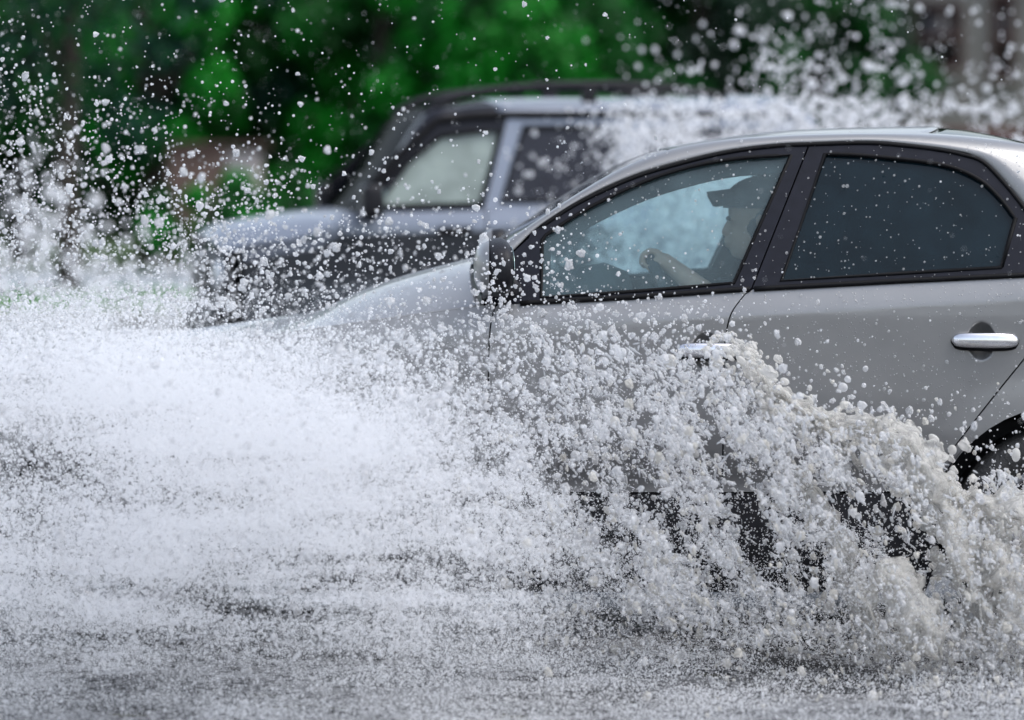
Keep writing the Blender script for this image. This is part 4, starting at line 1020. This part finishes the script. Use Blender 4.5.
# scattered single drops over the left and the bonnets
px, py, r = make(coarse*(1-hi)*.82, 1.18, .48, .5, 4.6)
Y = depthY(px, py, len(px)); P3 = to3d(px, py, Y); k = clear_car(P3)
spray('flying_drops', 'white drops flying up in front of the trees and both bonnets', P3[k], (r/FPX*Y)[k], WH, 'lumps', lump=rng.choice(3, k.sum(), p=[.6, .32, .08]))
# medium drops, left and middle of the wave
px, py, r = make(coarse*hi*(1-rgt), 1.25, .55, .45, 5.0)
Y = depthY(px, py, len(px)); P3 = to3d(px, py, Y); k = clear_car(P3)
spray('bow_wave_drops', 'white drops thick over the lower left door and the front of the wave', P3[k], (r/FPX*Y)[k], WH, 'lumps', lump=rng.choice(4, k.sum(), p=[.45, .3, .2, .05]))
# heavy lumps, right half, partly drawn out along their fall
px, py, r = make(coarse*hi*rgt*.62, 1.45, .55, .5, 4.4)
Y = depthY(px, py, len(px)); P3 = to3d(px, py, Y); k = clear_car(P3); n = k.sum()
silt = rng.random(n) < np.interp(py[k], [400, 520, 640], [.04, .28, .5])
for nm, lb, mt_, q_ in (('side_wave_drops', 'heavy white drops and clots falling in streaks in front of the doors', WH, ~silt), ('silty_wave_drops', 'beige silty drops low in the side wave', WY, silt)):
    m2 = q_.sum(); spray(nm, lb, P3[k][q_], (r/FPX*Y)[k][q_], mt_, 'lumps', lump=rng.choice(5, m2, p=[.34, .33, .18, .09, .06]), stretch=np.where((r[k][q_] > 2.6) | (mod_at(px[k][q_], py[k][q_]) < .5), 1.0, rng.choice([1, 1.3, 1.8, 2.4], m2)), flow=rng.normal(-.45, .35, m2))
px, py, r = make(coarse*hi*rgt*.34*np.clip(.25+coarse*1.1, 0, 1.25), .85, .45, .4, 2.4)
Y = depthY(px, py, len(px)); P3 = to3d(px, py, Y); k = clear_car(P3)
spray('small_side_drops', 'small white drops between the heavy clots of the side wave', P3[k], (r/FPX*Y)[k], WH, 'lumps')
# torn strands between the drops
px, py, r = make(coarse*hi*rgt*.10*(cover > .45), .62, .35, .4, 1.5)
Y = depthY(px, py, len(px)); P3 = to3d(px, py, Y); k = clear_car(P3); n = k.sum()
spray('water_strands', 'thin torn strands of water linking the drops of the side wave', P3[k], (r/FPX*Y)[k], WG, 'lumps', lump=rng.choice(5, n, p=[.1, .2, .3, .2, .2]), stretch=rng.uniform(2.5, 5.5, n), flow=rng.normal(-.6, .6, n))
# --- fine mist ---
px, py, r = make(fine*1.15*np.clip(.55+(n_h-.25)*1.0+(n_iso-.4)*.6, .35, 1.5)*np.interp(gy, [600, 680], [1, .6]), .74, .42, .35, 2.6)
r = r*np.interp(py, [560, 660], [1, .75]); Y = depthY(px, py, len(px)); P3 = to3d(px, py, Y); k = clear_car(P3)
spray('fine_spray', 'fine white spray swept out from the front wheel over the road', P3[k], (r/FPX*Y)[k], WM, 'mist')
# --- the finest mist, which fills the gaps between the drops with grey ---
mt = (gauss(60, 400, 120, 45)*.9+gauss(200, 405, 140, 42)*1.4+gauss(330, 460, 120, 50)*1.2+gauss(480, 490, 100, 50)*.6+gauss(300, 580, 420, 55)*.85+gauss(760, 590, 200, 50)*.5+gauss(400, 690, 700, 45)*.8+gauss(700, 560, 160, 60)*.35+gauss(80, 305, 140, 18)*.3)*np.clip(.35+(n_h-.25)*1.3, .2, 2)
mt = mt+(gauss(150, 520, 260, 60)*.5+gauss(330, 560, 200, 40)*.4)*np.clip(.3+(n_h-.2)*1.4, .2, 2)
mt = mt*np.clip(1-holes, .25, 1)*(1-right*.3)
px, py, r = make(mt, .50, .25, .3, 1.0)
Y = np.where(rng.random(len(px)) < 1/(1+np.exp((px-560)/50)), rng.uniform(10.2, 12.2, len(px)), rng.uniform(11.8, 12.95, len(px)))
Y = ground_cap(py, Y); P3 = to3d(px, py, Y); k = clear_car(P3)
spray('finest_mist', 'finest white mist hanging low over the flooded road', P3[k], (r/FPX*Y)[k], WM, 'mist')
# --- crest: thick frothy rim of the side wave ---
crest = [(735, 330), (748, 352), (766, 372), (778, 395), (800, 408), (826, 418), (850, 428), (880, 424), (908, 440), (925, 462), (945, 478), (962, 505), (985, 520), (1005, 560)]
cp = np.array(spline(crest, 14)); m_ = 5; n = len(cp)*m_
base = np.repeat(cp, m_, 0); off = rng.normal(0, 1, (n, 2))*np.repeat(np.interp(np.arange(len(cp)), [0, len(cp)*.4, len(cp)], [13, 18, 28]), m_)[:, None]
px, py = base[:, 0]+off[:, 0]-3, base[:, 1]+np.abs(off[:, 1])*.9
r = np.clip(np.exp(rng.normal(math.log(1.7), .55, n)), .6, 5.0); Y = rng.uniform(12.15, 12.5, n); P3 = to3d(px, py, Y)
spray('wave_crest', 'frothy cream-white crest of the side wave running down to the rear wheel', P3, r/FPX*Y, WB, 'lumps', lump=rng.choice(5, n, p=[.15, .25, .25, .2, .15]), stretch=rng.choice([1, 1.2, 1.5], n), flow=rng.normal(-.8, .4, n))
# --- torn sheets of water between the drops ---
def sheet_mat():
    m, nt, b = new_mat('sheet_water'); N = nt.nodes.new; L = nt.links.new; out = nt.nodes['Material Output']
    setp(b, col=(.84, .83, .80), rough=.12, spec=.6)
    tc = N('ShaderNodeTexCoord'); n1 = N('ShaderNodeTexNoise'); n1.inputs['Scale'].default_value = 26; n1.inputs['Detail'].default_value = 7; n1.inputs['Roughness'].default_value = .7; n1.inputs['Distortion'].default_value = .8
    L(tc.outputs['Object'], n1.inputs['Vector'])
    bp = N('ShaderNodeBump'); bp.inputs['Strength'].default_value = 1; bp.inputs['Distance'].default_value = .02; L(n1.outputs['Fac'], bp.inputs['Height']); L(bp.outputs['Normal'], b.inputs['Normal'])
    tl = N('ShaderNodeBsdfTranslucent'); tl.inputs['Color'].default_value = (.84, .83, .80, 1); m1 = N('ShaderNodeMixShader'); m1.inputs['Fac'].default_value = .5; L(b.outputs[0], m1.inputs[1]); L(tl.outputs[0], m1.inputs[2])
    tr = N('ShaderNodeBsdfTransparent'); mr = N('ShaderNodeMapRange'); mr.inputs['From Min'].default_value = .36; mr.inputs['From Max'].default_value = .60; mr.inputs['To Min'].default_value = .12; mr.inputs['To Max'].default_value = .92
    L(n1.outputs['Fac'], mr.inputs['Value']); m2 = N('ShaderNodeMixShader'); L(mr.outputs['Result'], m2.inputs['Fac']); L(tr.outputs[0], m2.inputs[1]); L(m1.outputs[0], m2.inputs[2]); L(m2.outputs[0], out.inputs['Surface'])
    return m
SHM = sheet_mat(); vs_, fs_ = [], []
def ribbon(path, w0, w1, Y0, Y1, seed):
    c = np.array(spline(path, 14)); n = len(c); t = np.gradient(c, axis=0); t /= np.linalg.norm(t, axis=1, keepdims=True); nv = np.stack([-t[:, 1], t[:, 0]], 1); m_ = 12; b0 = len(vs_)
    for i in range(n):
        f = i/(n-1); w = (w0+(w1-w0)*f)*math.sin(math.pi*min(1, f*6+.15)/2)*(1 if f < .8 else max(.15, (1-f)/.2))
        for j in range(m_+1):
            u = j/m_-.5; jx = .5*w*(vnoise(np.array([i*.55+seed*5]), np.array([j*.5+3.0]), seed)[0]-.5); p = c[i]+nv[i]*(u*w+jx*(abs(u)*2)**2)
            Yd = Y0+(Y1-Y0)*f-.10*math.cos(u*math.pi)+.10*(vnoise(np.array([i*.30]), np.array([j*.45]), seed+3)[0]-.5)
            vs_.append(to3d(np.array([p[0]]), np.array([p[1]]), np.array([Yd]))[0])
    for i in range(n-1):
        for j in range(m_):
            if vnoise(np.array([i*.45]), np.array([j*.8]), seed+9)[0] < .20: continue
            a_ = b0+i*(m_+1)+j; fs_.append((a_, a_+1, a_+m_+2, a_+m_+1))
for args in [([(775, 392), (822, 418), (868, 424), (905, 442), (930, 480), (952, 530), (972, 590), (985, 650)], 14, 62, 12.35, 12.15, 1),
             ([(930, 475), (958, 498), (990, 508), (1030, 520), (1080, 560)], 20, 60, 12.3, 12.2, 2), ([(985, 540), (1010, 590), (1030, 650)], 50, 60, 12.2, 12.1, 3),
             ([(742, 345), (765, 378), (790, 400), (830, 430), (862, 470)], 10, 22, 12.4, 12.3, 4), 
             ([(770, 440), (815, 500), (850, 570), (880, 640)], 10, 40, 12.5, 12.25, 6), ([(880, 560), (910, 610), (940, 660)], 40, 60, 12.1, 12.0, 8)]:
    ribbon(*args)
o = mesh_obj('water_sheets', vs_, fs_, SHM); m = o.modifiers.new('sub', 'SUBSURF'); m.levels = m.render_levels = 1
m = o.modifiers.new('thickness', 'SOLIDIFY'); m.thickness = .006
tag(o, 'cloudy torn sheets of beige water within the side wave', 'spray', kind='stuff')
# --- soft beige body of the wave under the crest: larger half-clear lumps ---
body = (gauss(980, 590, 60, 60)*1.2+gauss(905, 630, 80, 30)*1.0+gauss(950, 510, 22, 40, -20)*1.0+gauss(860, 600, 60, 40)*.5+gauss(700, 590, 90, 30)*.55+gauss(520, 530, 60, 30)*.5+gauss(650, 430, 80, 40)*.35+gauss(800, 470, 60, 30)*.45)*np.clip(.3+(n_iso-.3)*1.8, .1, 2)
px, py, r = make(body*.50*np.clip(mod, .1, 1.2), 1.5, .6, .5, 6); Y = ground_cap(py, rng.uniform(12.2, 12.7, len(px))); P3 = to3d(px, py, Y); n = len(px)
spray('churned_water', 'grey-beige churned water at the foot of the side wave', P3, r/FPX*Y, WB, 'lumps', lump=rng.choice(5, n, p=[.1, .2, .25, .25, .2]), stretch=rng.choice([1, 1.3, 1.6], n), flow=rng.normal(-.5, .5, n))
# --- spray thrown by the boxy car, behind ---
t2 = table({0: [0, 0, 0, 0, 0, 0, .01, .05, .12, .18, .12], 40: [0, 0, 0, 0, 0, .01, .03, .14, .28, .28, .18], 80: [0, 0, 0, 0, 0, .02, .14, .32, .42, .42, .36],
  105: [0, 0, 0, 0, .0, .05, .35, .50, .58, .55, .5], 130: [0, 0, 0, 0, .01, .16, .80, .80, .72, .65, .55], 170: [0, 0, 0, 0, .02, .28, .92, .92, .9, .8, .6], 205: [0, 0, 0, 0, .02, .25, .70, .88, .88, .8, .7], 260: [0, 0, 0, 0, 0, .2, .8, .8, .8, .8, .7], 420: [0, 0, 0, 0, 0, .1, .4, .4, .4, .4, .4], 720: [0]*11})
t2 = -np.log(1-t2)*np.clip(.2+(fbm(gx/45, gy/60, 91)-.2)*2.2, .1, 2.2)*(gy < 430)*np.where(gy > 105, 1/(1+np.exp(-(gx-612)/9.0))+.08*(gx > 500), 1/(1+np.exp(-(gx-640)/30.0)))*np.where(gy < 95, .6, 1)
t2 = t2*np.interp(gx, [840, 930], [1, .6])*np.where(gy < 100, .7, 1)*np.where((gx > 925) & (gy > 112), .3, 1)
px, py, r = make(t2*.70, 1.7, .45, .6, 6); Y = rng.uniform(19.9, 21.0, len(px))+np.where(py < 100, rng.uniform(0, 2.0, len(px)), 0); P3 = to3d(px, py, Y)
k = P3[:, 2] > .02
if True: spray('far_car_spray', 'blurred white spray rising beside and above the boxy car', P3[k], (r/FPX*Y)[k], WH, 'lumps')
px, py, r = make(t2*.55, 1.2, .4, .5, 3); Y = rng.uniform(19.9, 20.6, len(px)); P3 = to3d(px, py, Y); k = P3[:, 2] > .02
spray('far_fine_spray', 'fine blurred spray around the rear of the boxy car', P3[k], (r/FPX*Y)[k], WM, 'mist')
# --- far white bursts at the left, beyond the road ---
t3 = gauss(22, 215, 20, 38)*1.2+gauss(10, 290, 60, 40)*1.6+gauss(130, 290, 90, 24)*1.5+gauss(200, 285, 60, 22)*.9+gauss(90, 215, 40, 40)*.25
px, py, r = make(t3*.25, 2.4, .5, .8, 7); Y = rng.uniform(27, 33, len(px)); P3 = to3d(px, py, Y); k = P3[:, 2] > .02
spray('distant_spray', 'pale blurred spray hanging over the road at the far left', P3[k], (r/FPX*Y)[k], WM, 'mist')
# --- rain ---
n = 5200; px = rng.uniform(-150, 1170, n); py = rng.uniform(-50, 640, n); Y = rng.uniform(9.5, 30, n)
P3 = to3d(px, py, Y); k = clear_car(P3) & (P3[:, 2] > .05)
spray('rain', 'faint falling raindrops', P3[k], rng.uniform(.0010, .0019, n)[k]*np.sqrt(Y[k]/13), WH, 'mist', cat='rain')
# --- beads of water on the glass and paint of the silver car ---
n = 1100; px = rng.uniform(545, 1024, n); py = rng.uniform(140, 420, n); r = np.clip(np.exp(rng.normal(math.log(.55), .5, n)), .3, 1.9); Y = []
for a, b in zip(px, py):
    x, z = sed.px(a, b); Y.append(sed.O[1]-sed_S(x, z)-.003)
P3 = to3d(px, py, np.array(Y)); spray('water_beads', 'small beads of water clinging to the doors and windows of the silver saloon', P3, r/FPX*13, WG, 'mist', cat='water beads')
# ================= light, sky, camera =================
w = bpy.data.worlds.new('World'); scene.world = w; w.use_nodes = True; nt = w.node_tree
SUN_EL, SUN_AZ = 60, 115
sky = nt.nodes.new('ShaderNodeTexSky'); sky.sky_type = 'NISHITA'; sky.sun_disc = False; sky.sun_elevation = R(SUN_EL); sky.sun_rotation = R(SUN_AZ); sky.air_density = 1.0; sky.dust_density = 2.0; sky.ozone_density = 1.0
hs_ = nt.nodes.new('ShaderNodeHueSaturation'); hs_.inputs['Saturation'].default_value = .58; hs_.inputs['Value'].default_value = 1.0
nt.links.new(sky.outputs[0], hs_.inputs['Color']); nt.links.new(hs_.outputs[0], nt.nodes['Background'].inputs['Color']); nt.nodes['Background'].inputs['Strength'].default_value = .15
sl = bpy.data.lights.new('sun', 'SUN'); sl.energy = 1.2; sl.angle = R(35); sl.color = (1, .98, .95)
so = link(bpy.data.objects.new('sun', sl))
# nishita: rotation is measured from +Y towards +X
d = Vector((math.sin(R(SUN_AZ))*math.cos(R(SUN_EL)), math.cos(R(SUN_AZ))*math.cos(R(SUN_EL)), math.sin(R(SUN_EL))))
so.rotation_euler = d.to_track_quat('Z', 'Y').to_euler(); so.location = (0, 0, 20)
cam = bpy.data.cameras.new('camera'); co = link(bpy.data.objects.new('camera', cam)); co.location = (0, 0, HC); co.rotation_euler = (R(90)-PITCH, 0, 0)
cam.sensor_width = 36; cam.lens = FPX*36/1024; cam.clip_start = .1; cam.clip_end = 3000
cam.dof.use_dof = True; cam.dof.focus_distance = 12.75; cam.dof.aperture_fstop = 2.5; cam.dof.aperture_blades = 0
scene.camera = co
vs = scene.view_settings; vs.view_transform = 'Standard'; vs.look = 'None'; vs.exposure = EXPOSURE; vs.gamma = 1; vs.use_curve_mapping = False
scene.cycles.max_bounces = 8; scene.cycles.transparent_max_bounces = 24; scene.cycles.diffuse_bounces = 3; scene.cycles.glossy_bounces = 3
scene.cycles.use_denoising = True; scene.cycles.caustics_reflective = False
